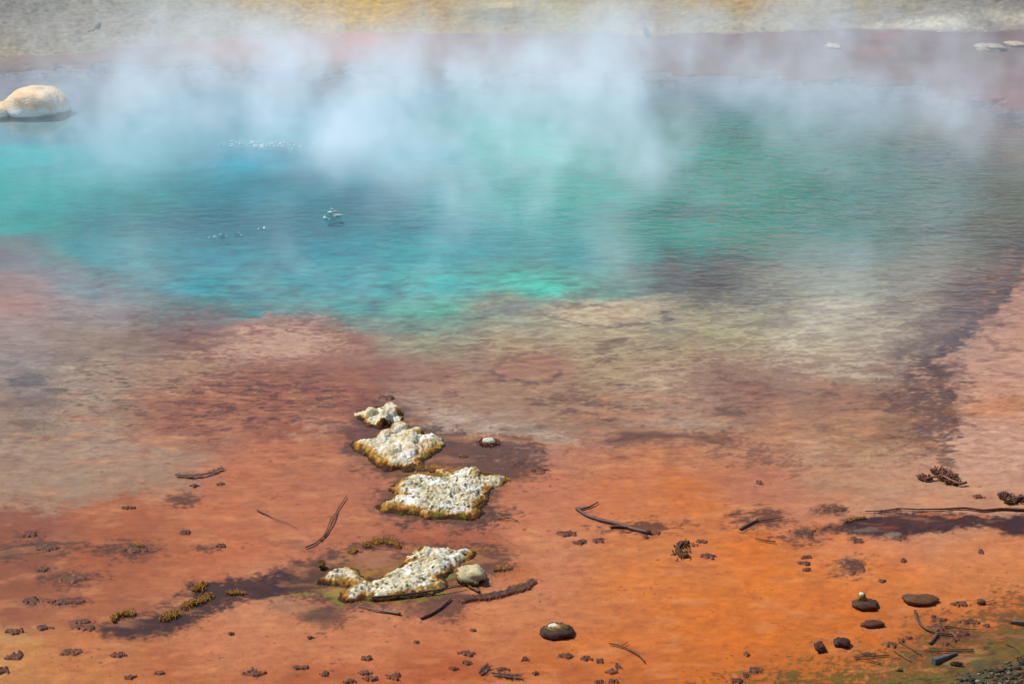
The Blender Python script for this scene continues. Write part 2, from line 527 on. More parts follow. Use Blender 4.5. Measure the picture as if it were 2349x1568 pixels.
exec_rows = [  # bed colours by row; left-hand points darkened to carry the dimming there
    (1545, [(20, (204, 138, 80)), (150, (198, 120, 70)), (400, (192, 108, 66)), (700, (182, 96, 56)), (1000, (186, 94, 52)), (1300, (200, 108, 54)), (1600, (210, 112, 44)), (1800, (205, 110, 42))]),
    (1620, [(100, (195, 120, 70)), (900, (180, 92, 52)), (1500, (190, 100, 45))]),
    (1470, [(20, (200, 142, 86)), (200, (195, 118, 72)), (500, (205, 126, 88)), (800, (205, 124, 84)), (1100, (203, 120, 76)), (1400, (212, 118, 56)), (1700, (218, 116, 40)), (1950, (212, 114, 44)), (2150, (190, 105, 48))]),
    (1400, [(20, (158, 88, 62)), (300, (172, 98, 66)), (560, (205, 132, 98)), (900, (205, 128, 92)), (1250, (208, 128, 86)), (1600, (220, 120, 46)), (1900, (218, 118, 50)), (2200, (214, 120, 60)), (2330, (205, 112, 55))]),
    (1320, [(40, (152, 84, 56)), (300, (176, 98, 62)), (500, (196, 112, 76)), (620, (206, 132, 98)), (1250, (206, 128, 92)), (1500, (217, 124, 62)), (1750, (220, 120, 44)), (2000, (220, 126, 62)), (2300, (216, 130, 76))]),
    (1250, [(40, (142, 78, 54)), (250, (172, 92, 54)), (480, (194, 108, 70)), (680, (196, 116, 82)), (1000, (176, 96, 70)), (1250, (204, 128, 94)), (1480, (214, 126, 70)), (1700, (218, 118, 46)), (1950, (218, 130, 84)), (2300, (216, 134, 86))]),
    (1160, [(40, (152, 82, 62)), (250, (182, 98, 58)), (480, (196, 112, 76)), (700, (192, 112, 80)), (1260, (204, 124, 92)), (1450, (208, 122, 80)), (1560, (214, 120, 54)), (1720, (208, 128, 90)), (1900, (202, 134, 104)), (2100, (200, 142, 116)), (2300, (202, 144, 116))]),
    (1100, [(40, (160, 122, 102)), (200, (166, 130, 108)), (400, (176, 116, 90)), (560, (194, 114, 78)), (780, (186, 112, 84)), (1260, (200, 120, 90)), (1450, (210, 122, 76)), (1580, (212, 118, 58)), (1720, (198, 124, 98)), (1900, (192, 142, 114)), (2100, (196, 146, 120)), (2300, (208, 154, 130))]),
    (1030, [(40, (160, 132, 114)), (220, (168, 138, 118)), (430, (174, 124, 100)), (650, (188, 112, 78)), (1180, (172, 128, 110)), (1340, (190, 122, 96)), (1530, (200, 124, 84)), (1700, (192, 132, 104)), (1880, (190, 146, 120)), (2050, (184, 140, 114)), (2250, (206, 152, 130)), (2340, (210, 156, 134))]),
    (970, [(40, (150, 122, 106)), (220, (166, 134, 114)), (420, (166, 106, 82)), (640, (166, 94, 68)), (780, (170, 98, 74)), (1000, (172, 144, 130)), (1180, (172, 144, 130)), (1350, (160, 118, 100)), (1560, (172, 140, 120)), (1750, (176, 126, 100)), (1950, (172, 128, 100)), (2100, (140, 98, 80)), (2280, (206, 140, 112))]),
    (900, [(40, (138, 116, 106)), (200, (164, 138, 118)), (420, (158, 98, 76)), (640, (146, 78, 60)), (820, (146, 82, 66)), (980, (166, 124, 106)), (1180, (168, 128, 108)), (1350, (168, 134, 112)), (1560, (166, 130, 112)), (1750, (162, 114, 96)), (1950, (158, 112, 94)), (2120, (112, 80, 72)), (2290, (204, 140, 112))]),
    (840, [(40, (132, 116, 108)), (220, (166, 142, 122)), (430, (158, 106, 86)), (650, (150, 88, 70)), (850, (148, 90, 76)), (1020, (160, 128, 108)), (1200, (172, 116, 98)), (1400, (172, 146, 118)), (1600, (176, 150, 124)), (1800, (182, 160, 140)), (1980, (180, 160, 142)), (2130, (112, 90, 88)), (2280, (196, 142, 122))]),
    (770, [(40, (148, 118, 104)), (250, (152, 124, 108)), (460, (142, 96, 82)), (650, (194, 138, 118)), (800, (160, 106, 88)), (930, (150, 142, 118)), (1150, (174, 152, 124)), (1400, (178, 156, 128)), (1650, (170, 154, 124)), (1850, (190, 176, 156)), (2050, (182, 166, 150)), (2170, (120, 104, 102)), (2300, (200, 146, 126))]),
    (700, [(40, (168, 118, 106)), (220, (142, 122, 118)), (420, (96, 122, 124)), (600, (70, 130, 138)), (780, (80, 138, 136)), (950, (110, 160, 140)), (1150, (150, 150, 128)), (1400, (190, 168, 142)), (1560, (150, 142, 118)), (1750, (158, 148, 126)), (1950, (184, 172, 158)), (2120, (150, 138, 130)), (2250, (92, 76, 80)), (2340, (192, 134, 118))]),
    (640, [(30, (146, 110, 104)), (220, (110, 124, 130)), (450, (30, 136, 146)), (750, (30, 138, 148)), (1000, (50, 164, 162)), (1220, (86, 178, 158)), (1430, (110, 140, 122)), (1580, (92, 90, 88)), (1760, (128, 128, 108)), (1950, (152, 156, 146)), (2120, (140, 136, 128)), (2260, (92, 78, 80)), (2343, (180, 116, 104))]),
    (560, [(30, (112, 118, 124)), (220, (52, 134, 140)), (480, (0, 130, 146)), (800, (0, 132, 150)), (1050, (16, 150, 156)), (1300, (56, 140, 142)), (1480, (60, 140, 118)), (1600, (44, 140, 112)), (1750, (84, 124, 100)), (1950, (118, 142, 130)), (2150, (122, 124, 116)), (2320, (88, 80, 82))]),
    (500, [(40, (20, 150, 140)), (250, (0, 126, 132)), (520, (0, 112, 130)), (760, (0, 114, 134)), (1000, (16, 146, 154)), (1300, (40, 150, 148)), (1540, (10, 156, 128)), (1700, (14, 142, 112)), (1880, (60, 134, 112)), (2100, (98, 122, 106)), (2320, (104, 104, 94))]),
    (430, [(40, (24, 156, 148)), (280, (0, 150, 150)), (560, (0, 126, 142)), (820, (0, 128, 146)), (1050, (20, 154, 156)), (1300, (30, 172, 156)), (1550, (14, 164, 136)), (1750, (16, 142, 114)), (1950, (60, 136, 116)), (2150, (92, 126, 110)), (2330, (110, 114, 104))]),
    (350, [(40, (50, 168, 168)), (300, (20, 156, 162)), (600, (40, 162, 184)), (900, (60, 166, 176)), (1250, (50, 184, 166)), (1560, (26, 158, 134)), (1780, (20, 140, 116)), (1980, (64, 140, 120)), (2200, (104, 120, 108)), (2340, (140, 122, 108))]),
    (280, [(100, (110, 126, 136)), (320, (70, 140, 150)), (700, (70, 156, 168)), (1200, (80, 178, 168)), (1540, (64, 134, 104)), (1760, (50, 140, 122)), (1960, (80, 128, 118)), (2180, (122, 118, 110)), (2330, (148, 116, 108))]),
    (225, [(200, (110, 112, 124)), (500, (96, 124, 136)), (900, (100, 140, 150)), (1300, (110, 140, 142)), (1540, (62, 96, 84)), (1760, (84, 120, 116)), (1950, (100, 120, 116)), (2150, (132, 108, 108)), (2330, (148, 102, 102))]),
    (170, [(60, (134, 115, 108)), (300, (141, 122, 122)), (600, (145, 128, 127)), (900, (146, 130, 131)), (1250, (142, 118, 116)), (1540, (135, 106, 104)), (1800, (140, 110, 107)), (2100, (139, 108, 108)), (2320, (133, 102, 102))]),
    (125, [(260, (149, 115, 109)), (560, (181, 125, 105)), (850, (189, 119, 87)), (1100, (155, 115, 106)), (1450, (130, 93, 88)), (1800, (131, 98, 95)), (2200, (118, 93, 93))]),
    (95, [(600, (185, 130, 107)), (830, (197, 115, 71)), (1100, (156, 111, 103)), (1480, (132, 95, 92)), (1800, (130, 94, 90)), (2150, (124, 94, 92)), (2330, (121, 93, 92))]),
    (60, [(60, (136, 130, 128)), (250, (150, 140, 130)), (480, (164, 146, 120)), (650, (176, 142, 84)), (830, (206, 156, 44)), (980, (180, 140, 70)), (1150, (160, 136, 84)), (1300, (170, 146, 88)), (1480, (164, 130, 78)), (1700, (172, 156, 130)), (1950, (154, 140, 118)), (2200, (146, 134, 122)), (2330, (150, 138, 128))]),
    (20, [(60, (132, 128, 130)), (250, (148, 138, 128)), (480, (174, 150, 112)), (650, (190, 150, 76)), (830, (210, 160, 46)), (1000, (178, 138, 66)), (1200, (166, 140, 84)), (1450, (172, 138, 80)), (1650, (178, 142, 82)), (1900, (164, 146, 114)), (2200, (146, 136, 124)), (2330, (136, 128, 122))]),
    (-40, [(200, (146, 136, 126)), (900, (190, 150, 70)), (1700, (170, 140, 84)), (2300, (96, 88, 80))]),
]
def teal(c, y, x_):
    r, g_, b = c
    if g_ > r + 12 and y < 720:                 # clear hot water over pale sinter
        return (max(0, r * .82 - 6), min(255, g_ * 1.04 + 5), min(255, b * 1.08 + 6)) if x_ < 1450 else (r + 2, g_ + 6, b + 24)
    return c


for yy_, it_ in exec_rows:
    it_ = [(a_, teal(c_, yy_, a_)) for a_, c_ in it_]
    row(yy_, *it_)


def PAINT(poly, stroke, blob, mottle):
    DK = (92, 56, 46)       # wet maroon-brown mat
    DK2 = (104, 66, 56)
    # --- pool rim and far flats
    stroke([(1440, 188), (1520, 180), (1600, 176), (1700, 180), (1800, 186), (1900, 186), (2000, 192)], 12, (70, 62, 74), op=.8)
    stroke([(1500, 195), (1640, 212), (1760, 205)], 9, (84, 78, 84), op=.6)
    stroke([(840, 103), (960, 108), (1040, 104), (1100, 116), (1250, 118)], 4, (132, 78, 62), op=.6)
    stroke([(1420, 112), (1600, 116), (1750, 128), (1900, 132), (2060, 134), (2200, 142), (2349, 146)], 4, (112, 66, 62), op=.8)
    stroke([(1480, 108), (1560, 108), (1640, 115)], 6, (108, 60, 56), op=.8)
    stroke([(1150, 168), (1300, 176), (1420, 178)], 7, (120, 96, 98), op=.5)
    stroke([(780, 180), (900, 178), (1050, 186), (1150, 194)], 8, (104, 108, 124), op=.6)
    stroke([(760, 212), (900, 204), (1050, 214)], 8, (100, 116, 130), op=.5)
    stroke([(350, 168), (460, 172)], 6, (112, 100, 112), op=.5)
    blob(835, 93, 34, 14, (214, 102, 34), .9)
    blob(2040, 82, 30, 16, (150, 82, 62), .6)
    blob(2010, 122, 46, 12, (158, 88, 66), .6)
    stroke([(2060, 262), (2180, 258), (2300, 262), (2349, 252)], 8, (86, 92, 104), op=.5)
    stroke([(1900, 286), (2040, 292)], 9, (58, 84, 84), op=.6)
    stroke([(1800, 352), (1940, 352)], 8, (30, 96, 88), op=.5)
    stroke([(2040, 392), (2160, 404), (2280, 396)], 10, (84, 90, 92), op=.6)
    stroke([(2300, 378), (2349, 364)], 8, (78, 76, 84), op=.7)
    mottle([(1500, 230), (2349, 250), (2349, 420), (1500, 420)], (60, 98, 98), .34, .5)
    mottle([(1450, 400), (2200, 400), (2349, 520), (2200, 560), (1450, 540)], (40, 100, 96), .35, .5)
    # teal depth pockets
    blob(560, 500, 300, 45, (0, 102, 122), .6, .7)
    blob(780, 480, 150, 40, (0, 124, 142), .45, .7)
    blob(300, 445, 130, 28, (0, 128, 130), .4, .7)
    blob(1300, 412, 70, 22, (20, 178, 168), .4, .7)
    blob(1620, 500, 170, 34, (10, 156, 140), .4, .7)
    blob(1540, 240, 60, 18, (82, 100, 56), .6)
    stroke([(-40, 525), (120, 575), (280, 650), (420, 690), (560, 690), (700, 690), (830, 735), (960, 745), (1150, 700), (1320, 665), (1440, 650)], 64, (112, 134, 130), op=.65, soft=.95, brk=1.0)
    stroke([(-40, 560), (120, 610), (260, 660)], 70, (126, 104, 108), op=.6, soft=.95, brk=1.0)
    # dark ledge mid right
    poly([(1440, 600), (1520, 570), (1680, 566), (1760, 600), (1720, 640), (1780, 690), (1640, 690), (1500, 660)], (84, 80, 84), .02, .02, .75, .5)
    mottle([(1450, 540), (1950, 560), (1900, 700), (1480, 700)], (104, 84, 72), .4, .7)
    mottle([(1500, 600), (1800, 620), (1850, 740), (1600, 740)], (176, 158, 96), .3, .5)
    blob(2150, 514, 70, 8, (84, 84, 90), .6)
    # pale oval shelf with dark crescent
    blob(1400, 704, 130, 26, (196, 168, 142), .8, .8)
    stroke([(1262, 716), (1320, 730), (1400, 737), (1480, 734), (1540, 716), (1530, 706)], 17, (104, 88, 92), op=.75, soft=.9, brk=.9)
    stroke([(1272, 692), (1330, 688), (1400, 692)], 14, (120, 98, 94), op=.75)
    poly([(1120, 672), (1180, 668), (1260, 704), (1180, 706)], (124, 116, 112), .015, .015, .7, .5)
    # olive-tan flats and rosy dome
    mottle([(820, 730), (1500, 740), (1900, 800), (1700, 900), (1200, 960), (850, 840)], (132, 94, 78), .36, .65)
    mottle([(1050, 760), (1800, 760), (1750, 860), (1100, 830)], (186, 162, 108), .3, .55)
    blob(1225, 836, 80, 34, (170, 124, 106), .55, .9, brk=1.0)
    stroke([(1130, 850), (1150, 862), (1200, 872), (1260, 868), (1290, 850)], 20, (100, 78, 78), op=.75, soft=.9, brk=.9)
    stroke([(1120, 860), (1150, 815), (1230, 800), (1310, 812)], 14, (128, 92, 78), op=.55)
    blob(1413, 777, 34, 9, (118, 94, 84), .75); blob(1380, 795, 24, 7, (122, 96, 84), .7); blob(1382, 820, 26, 8, (122, 92, 80), .75)
    blob(1435, 880, 24, 8, (112, 88, 84), .8); blob(1010, 850, 60, 20, (150, 94, 78), .6)
    blob(980, 930, 60, 14, (140, 90, 78), .35)
    # pink dome under the teal
    poly([(480, 770), (510, 740), (600, 712), (698, 711), (772, 732), (815, 775), (842, 822), (760, 850), (560, 840), (470, 810)], (160, 108, 92), .010, .008, .8, .7, .5)
    poly([(490, 795), (560, 762), (620, 738), (700, 735), (752, 765), (758, 792), (700, 816), (600, 824), (530, 814)], (200, 156, 138), .016, .012, .9, .8)
    mottle([(520, 770), (640, 735), (770, 760), (800, 830), (560, 830)], (134, 84, 76), .12, .6)
    poly([(300, 745), (400, 695), (470, 704), (505, 740), (470, 770), (380, 790), (310, 785)], (128, 94, 88), .02, .02, .7, .8)
    poly([(330, 860), (480, 848), (600, 835), (800, 842), (860, 880), (830, 945), (700, 975), (560, 1000), (420, 1015), (340, 960)], (156, 96, 76), .02, .03, .8, .9)
    poly([(327, 830), (420, 812), (505, 822), (470, 868), (380, 890), (330, 880)], (178, 142, 118), .02, .02, .7, .9)
    poly([(679, 985), (740, 955), (815, 962), (810, 985), (740, 1000)], (184, 136, 114), .014, .012, .7, .9)
    mottle([(300, 850), (520, 820), (880, 830), (900, 930), (760, 1000), (420, 1030), (320, 970)], (92, 54, 50), .44, .8)
    mottle([(320, 830), (900, 830), (860, 960), (400, 1010)], (190, 134, 108), .18, .7)
    mottle([(360, 880), (820, 850), (850, 930), (420, 990)], (176, 92, 58), .25, .6)
    mottle([(0, 780), (330, 790), (480, 900), (350, 1010), (0, 1020)], (100, 74, 66), .36, .8)
    mottle([(280, 690), (520, 720), (560, 840), (320, 850)], (112, 76, 70), .36, .7)
    mottle([(800, 740), (900, 760), (960, 860), (840, 880)], (120, 78, 68), .4, .7)
    blob(68, 870, 46, 18, (84, 74, 76), .85, .5); blob(160, 812, 60, 14, (116, 94, 88), .6); blob(125, 892, 40, 9, (100, 78, 74), .7)
    blob(70, 920, 60, 14, (104, 76, 68), .6); blob(60, 968, 40, 8, (104, 74, 62), .6)
    mottle([(0, 940), (330, 960), (520, 1020), (500, 1070), (0, 1060)], (128, 84, 62), .2, .7)
    # olive tan flats to the east
    poly([(1538, 914), (1542, 851), (1601, 815), (1737, 810), (1851, 851), (1828, 914), (1647, 932)], (146, 106, 98), .025, .02, .7, .9)
    poly([(1474, 845), (1550, 838), (1560, 900), (1500, 912)], (190, 164, 140), .02, .015, .6, .7)
    blob(1668, 946, 50, 14, (108, 80, 78), .85, brk=.9); blob(1375, 922, 38, 9, (108, 80, 76), .8, brk=.9); blob(1355, 946, 20, 6, (110, 78, 70), .8, brk=.9); blob(1390, 958, 18, 5, (104, 68, 60), .8, brk=.9)
    blob(1305, 903, 34, 10, (116, 86, 78), .75, brk=.9); blob(1300, 940, 22, 8, (116, 84, 74), .75, brk=.9); blob(1250, 920, 30, 8, (120, 88, 78), .7, brk=.9)
    # right dark boundary line with the pink shelf behind it
    poly([(2349, 560), (2310, 640), (2280, 700), (2200, 770), (2140, 830), (2100, 850), (2170, 900), (2160, 960), (2180, 1000), (2150, 1060), (2200, 1080), (2349, 1100), (2420, 1100), (2420, 560)], (200, 150, 130), .012, .02, .7, .6)
    stroke([(2360, 540), (2330, 620), (2300, 672), (2262, 705), (2220, 745), (2170, 790), (2130, 822), (2150, 850)], 40, (92, 74, 80), op=.85)
    stroke([(2360, 520), (2310, 610), (2270, 670), (2220, 715), (2160, 765), (2080, 800)], 110, (104, 86, 86), op=.6, soft=.9)
    stroke([(2150, 840), (2140, 890), (2150, 950), (2120, 1010)], 110, (104, 76, 76), op=.7, soft=.9, brk=1.2)
    mottle([(2100, 800), (2210, 820), (2230, 950), (2200, 1050), (2080, 1030)], (78, 58, 62), .42, .8)
    mottle([(2205, 750), (2349, 770), (2349, 820), (2240, 820)], (126, 84, 78), .4, .75)
    stroke([(2150, 840), (2160, 880), (2190, 905), (2150, 930), (2170, 960), (2195, 985), (2165, 1015), (2155, 1040), (2180, 1062)], 30, (104, 74, 66), op=.8)
    stroke([(2260, 760), (2290, 790), (2349, 800)], 22, (140, 96, 84), op=.6)
    stroke([(2300, 905), (2349, 920)], 20, (130, 86, 78), op=.6)
    blob(2300, 930, 90, 22, (202, 130, 84), .6)
    poly([(2190, 1000), (2240, 975), (2349, 978), (2400, 1090), (2230, 1075), (2185, 1040)], (206, 158, 138), .015, .012, .7, .5)
    mottle([(1850, 860), (2160, 840), (2200, 1000), (2130, 1010), (1900, 940)], (100, 72, 62), .46, .75)
    mottle([(1560, 820), (1900, 860), (1950, 960), (1600, 960)], (120, 86, 80), .46, .7)
    mottle([(1640, 940), (2150, 950), (2160, 1090), (1800, 1110), (1640, 1020)], (170, 112, 76), .42, .6)
    mottle([(1750, 960), (2150, 970), (2120, 1100), (1900, 1120)], (196, 166, 128), .3, .6)
    mottle([(1100, 890), (1400, 860), (1650, 920), (1640, 970), (1400, 980), (1200, 930)], (112, 78, 66), .42, .75)
    blob(1870, 832, 34, 6, (140, 110, 98), .6); blob(2005, 838, 40, 10, (136, 104, 94), .7)
    stroke([(2060, 740), (2130, 752)], 6, (100, 86, 88), op=.7); stroke([(2110, 745), (2150, 770)], 4, (100, 86, 88), op=.7)
    poly([(1390, 1018), (1440, 985), (1540, 978), (1640, 988), (1740, 1030), (1850, 1075), (1760, 1060), (1640, 1020), (1520, 1004), (1430, 1022)], (124, 82, 72), .012, .014, .8, 1.0)
    mottle([(1380, 1020), (1440, 980), (1640, 982), (1800, 1050), (1640, 1040), (1500, 1010)], (84, 54, 52), .42, .8)
    stroke([(1400, 1010), (1450, 994), (1530, 990), (1600, 1000), (1660, 1018)], 18, (90, 56, 52), op=.6, soft=.9, brk=1.2)
    blob(1480, 1000, 70, 12, (104, 66, 58), .6)
    # grey-tan calm shallows
    poly([(930, 910), (1040, 930), (1150, 960), (1260, 970), (1340, 1010), (1280, 1022), (1150, 1000), (1000, 1000), (920, 965)], (172, 146, 132), .014, .012, .85, .4)
    blob(1590, 968, 130, 16, (180, 152, 132), .5)
    blob(1243, 975, 26, 5, (118, 92, 84), .7); blob(1158, 982, 12, 4, (104, 78, 72), .7)
    stroke([(880, 905), (960, 925), (1010, 950)], 6, (130, 86, 74), op=.6)
    poly([(-50, 1010), (200, 1005), (420, 1030), (470, 1070), (400, 1110), (200, 1160), (0, 1160), (-50, 1160)], (170, 138, 120), .02, .02, .75, .4)
    # purple-brown halos round the sinter islands
    H = (84, 54, 50)
    poly([(770, 1005), (820, 960), (860, 920), (930, 950), (1010, 985), (1090, 1000), (1180, 1000), (1240, 1030), (1235, 1080), (1200, 1110), (1120, 1110), (1150, 1180), (1080, 1210), (960, 1195), (860, 1180), (850, 1150), (900, 1120), (870, 1085), (800, 1050)], H, .012, .014, .85, .7)
    poly([(860, 1160), (900, 1150), (1000, 1190), (1120, 1170), (1180, 1180), (1100, 1208), (980, 1200)], (80, 54, 52), .008, .010, .85, .7)
    mottle([(1000, 1000), (1230, 1010), (1230, 1090), (1060, 1090)], (196, 140, 110), .3, .6)
    stroke([(1085, 1007), (1130, 998), (1200, 1003), (1240, 1022), (1252, 1038)], 10, (88, 54, 48), op=.85)
    blob(985, 1078, 66, 14, (196, 128, 40), .85, .4)
    blob(1035, 1088, 40, 9, (206, 140, 60), .8)
    blob(880, 955, 66, 36, (100, 62, 52), .55)
    stroke(I2 + I2[:1], 26, (120, 78, 46), op=.55, soft=.8, brk=1.2)
    stroke(I3 + I3[:1], 30, (132, 88, 46), op=.6, soft=.8, brk=1.2)
    # lower island wash
    poly([(640, 1300), (700, 1278), (800, 1252), (900, 1240), (960, 1250), (1060, 1238), (1130, 1248), (1180, 1290), (1060, 1340), (1100, 1370), (1040, 1420), (960, 1400), (800, 1390), (760, 1430), (700, 1420), (760, 1385), (640, 1375), (610, 1340)], H, .012, .014, .85, .7)
    blob(850, 1284, 80, 24, (176, 116, 84), .9, .35)
    stroke([(930, 1290), (900, 1305), (850, 1315), (800, 1315)], 30, (168, 120, 48), op=.85)
    stroke(I4 + I4[:1], 40, (146, 98, 44), op=.7, soft=.8, brk=1.2)
    stroke(I4[:12], 30, (128, 116, 44), op=.4, soft=.9, brk=1.4)
    stroke([(740, 1352), (790, 1350), (820, 1335)], 22, (140, 130, 44), op=.85)
    stroke([(680, 1362), (720, 1360)], 14, (150, 130, 60), op=.8)
    blob(775, 1372, 14, 14, (134, 124, 48), .8)
    stroke([(910, 1376), (960, 1370), (1020, 1358)], 14, (128, 122, 44), op=.85)
    blob(1025, 1315, 16, 9, (124, 128, 50), .9)
    stroke([(1010, 1302), (1045, 1290), (1080, 1262), (1090, 1255)], 22, (172, 112, 42), op=.8)
    blob(735, 1408, 46, 18, (104, 74, 60), .8); mottle([(610, 1350), (720, 1360), (780, 1420), (700, 1440), (620, 1400)], (100, 76, 66), .4, .8)
    blob(970, 1400, 60, 14, (116, 74, 60), .7)
    blob(655, 1385, 50, 16, (140, 116, 104), .5)
    stroke([(1062, 1372), (1110, 1366), (1160, 1356), (1200, 1345), (1222, 1332)], 22, (104, 66, 54), op=.9)
    blob(1150, 1304, 46, 12, (110, 74, 62), .75)
    blob(1190, 1312, 50, 20, (196, 108, 50), .6)
    blob(700, 1245, 60, 9, (120, 78, 70), .5)
    # left dark spur
    poly([(225, 1444), (265, 1405), (340, 1404), (415, 1372), (432, 1338), (520, 1324), (610, 1310), (690, 1300), (690, 1352), (560, 1376), (484, 1396), (446, 1428), (380, 1454), (290, 1460)], (64, 38, 34), .007, .008, .97, .5)
    poly([(690, 1300), (790, 1288), (760, 1330), (690, 1352)], (84, 54, 46), .008, .008, .8, .6)
    blob(298, 1425, 34, 9, (150, 96, 70), .4)
    for b in [(68, 1378, 34, 8), (147, 1378, 60, 10), (160, 1325, 62, 20), (95, 1303, 26, 10), (300, 1258, 70, 20), (100, 1252, 76, 16), (20, 1262, 50, 16), (68, 1225, 34, 9),
              (480, 1252, 36, 10), (190, 1430, 28, 14), (415, 1145, 46, 14), (1955, 1300, 40, 26), (1845, 1222, 46, 18), (1740, 1190, 60, 24), (1905, 1164, 44, 10),
              (2165, 1445, 30, 10), (2200, 1455, 40, 12), (1480, 1205, 90, 14)]:
        blob(*b, (88, 54, 46), .85, .5, brk=.9)
    mottle([(1250, 1210), (1420, 1210), (1430, 1260), (1270, 1270)], (128, 76, 56), .34, .8)
    mottle([(370, 1220), (560, 1225), (560, 1275), (380, 1280)], (120, 74, 58), .34, .75)
    mottle([(0, 1200), (230, 1210), (260, 1370), (0, 1400)], (120, 72, 56), .3, .6)
    mottle([(1480, 1040), (1760, 1060), (1760, 1150), (1500, 1130)], (150, 92, 66), .22, .6)
    poly([(1600, 1080), (1700, 1085), (1850, 1130), (1860, 1165), (1720, 1150), (1620, 1120)], (186, 116, 96), .025, .02, .6, .5)
    mottle([(1640, 1120), (1860, 1140), (1850, 1180), (1700, 1180)], (150, 96, 74), .35, .7)
    blob(1425, 1050, 26, 6, (140, 88, 66), .8); blob(1545, 1050, 30, 16, (160, 104, 70), .5); blob(1430, 1075, 70, 26, (196, 116, 76), .3)
    # right dark seam
    poly([(1880, 1208), (1930, 1190), (1985, 1182), (2040, 1170), (2150, 1172), (2240, 1180), (2400, 1172), (2400, 1228), (2330, 1228), (2290, 1214), (2240, 1208), (2190, 1212), (2130, 1216), (2090, 1222), (2070, 1236), (2020, 1232), (1980, 1226)], (62, 34, 30), .005, .005, .98, .5)
    stroke([(2100, 1178), (2200, 1182), (2280, 1178)], 12, (206, 116, 44), op=.7)
    blob(2030, 1206, 26, 4, (150, 66, 48), .7)
    blob(1985, 1212, 40, 6, (150, 130, 112), .5); blob(2050, 1222, 18, 5, (170, 150, 126), .6)
    mottle([(1980, 1130), (2349, 1130), (2349, 1170), (1990, 1180)], (130, 84, 70), .2, .7)
    # yellow wash in the corner
    stroke([(0, 1478), (60, 1486), (120, 1470)], 24, (186, 112, 56), op=.6)
    blob(1850, 1545, 40, 10, (200, 108, 40), .3)
    # olive margin and gravel by the near shore
    poly([(1540, 1640), (1700, 1572), (1850, 1535), (1990, 1515), (2080, 1480), (2200, 1430), (2349, 1370), (2480, 1330), (2480, 1700), (1540, 1700)], (116, 76, 38), .025, .02, .85, 1.0)
    poly([(1680, 1640), (1800, 1580), (1960, 1550), (2060, 1528), (2160, 1510), (2349, 1450), (2480, 1410), (2480, 1720), (1680, 1720)], (106, 94, 24), .025, .02, .85, 1.0)
    mottle([(1800, 1540), (2050, 1480), (2349, 1380), (2349, 1480), (2050, 1540)], (84, 54, 34), .44, .8)
    mottle([(1720, 1590), (2000, 1540), (2349, 1400), (2349, 1640), (1720, 1640)], (66, 46, 26), .42, .75)
    mottle([(1900, 1590), (2100, 1545), (2349, 1480), (2349, 1640), (1900, 1640)], (150, 134, 28), .24, .6)
    poly([(2120, 1640), (2190, 1568), (2250, 1535), (2349, 1512), (2480, 1480), (2600, 1700), (2120, 1700)], (84, 76, 62), .012, .015, .95, .5)
    # far bank
    stroke([(2200, -6), (2260, 4), (2349, 10)], 14, (66, 58, 54), op=.9)
    blob(2150, 62, 70, 8, (214, 200, 176), .85); blob(2320, 52, 60, 10, (196, 182, 164), .7); blob(2040, 66, 50, 5, (206, 184, 150), .6)
    stroke([(2000, 66), (2100, 60), (2200, 66), (2260, 76)], 7, (216, 200, 180), op=.7)
    blob(1160, 54, 90, 10, (122, 104, 56), .7); blob(1290, 44, 60, 12, (190, 162, 78), .6); blob(1150, 35, 50, 7, (214, 184, 130), .7)
    blob(870, 45, 50, 20, (216, 166, 34), .6); blob(930, 8, 70, 10, (200, 140, 36), .7)
    stroke([(0, 30), (160, 10), (300, 60)], 10, (104, 96, 88), op=.35)
    stroke([(40, 60), (200, 40), (330, 90)], 8, (112, 102, 92), op=.35)
    blob(1480, 60, 60, 14, (150, 118, 66), .5); blob(1700, 30, 120, 8, (196, 152, 76), .5)
    stroke([(0, 132), (140, 126), (300, 114)], 7, (112, 92, 76), op=.7)


V, gcol, ny, nx = build_ground()
me = bpy.data.meshes.new('ground')
nv = len(V)
me.vertices.add(nv)
me.vertices.foreach_set('co', V.ravel())
ii = np.arange(nv).reshape(ny, nx)
q = np.stack([ii[:-1, :-1], ii[:-1, 1:], ii[1:, 1:], ii[1:, :-1]], -1).reshape(-1, 4).astype(np.int32)
me.loops.add(q.size)
me.loops.foreach_set('vertex_index', q.ravel())
me.polygons.add(len(q))
me.polygons.foreach_set('loop_start', np.arange(0, q.size, 4, dtype=np.int32))
me.polygons.foreach_set('loop_total', np.full(len(q), 4, np.int32))
me.polygons.foreach_set('use_smooth', np.ones(len(q), bool))
me.update(calc_edges=True)
ca = me.color_attributes.new('Col', 'FLOAT_COLOR', 'POINT')
rg = np.ones((nv, 4), np.float32); rg[:, :3] = np.clip(gcol, 0.003, 0.85)
ca.data.foreach_set('color', rg.ravel())
me.materials.append(M['ground'])
g = bpy.data.objects.new('ground', me)
COL.objects.link(g)
g['kind'] = 'structure'


def bed_z(x, y):
    return -0.035


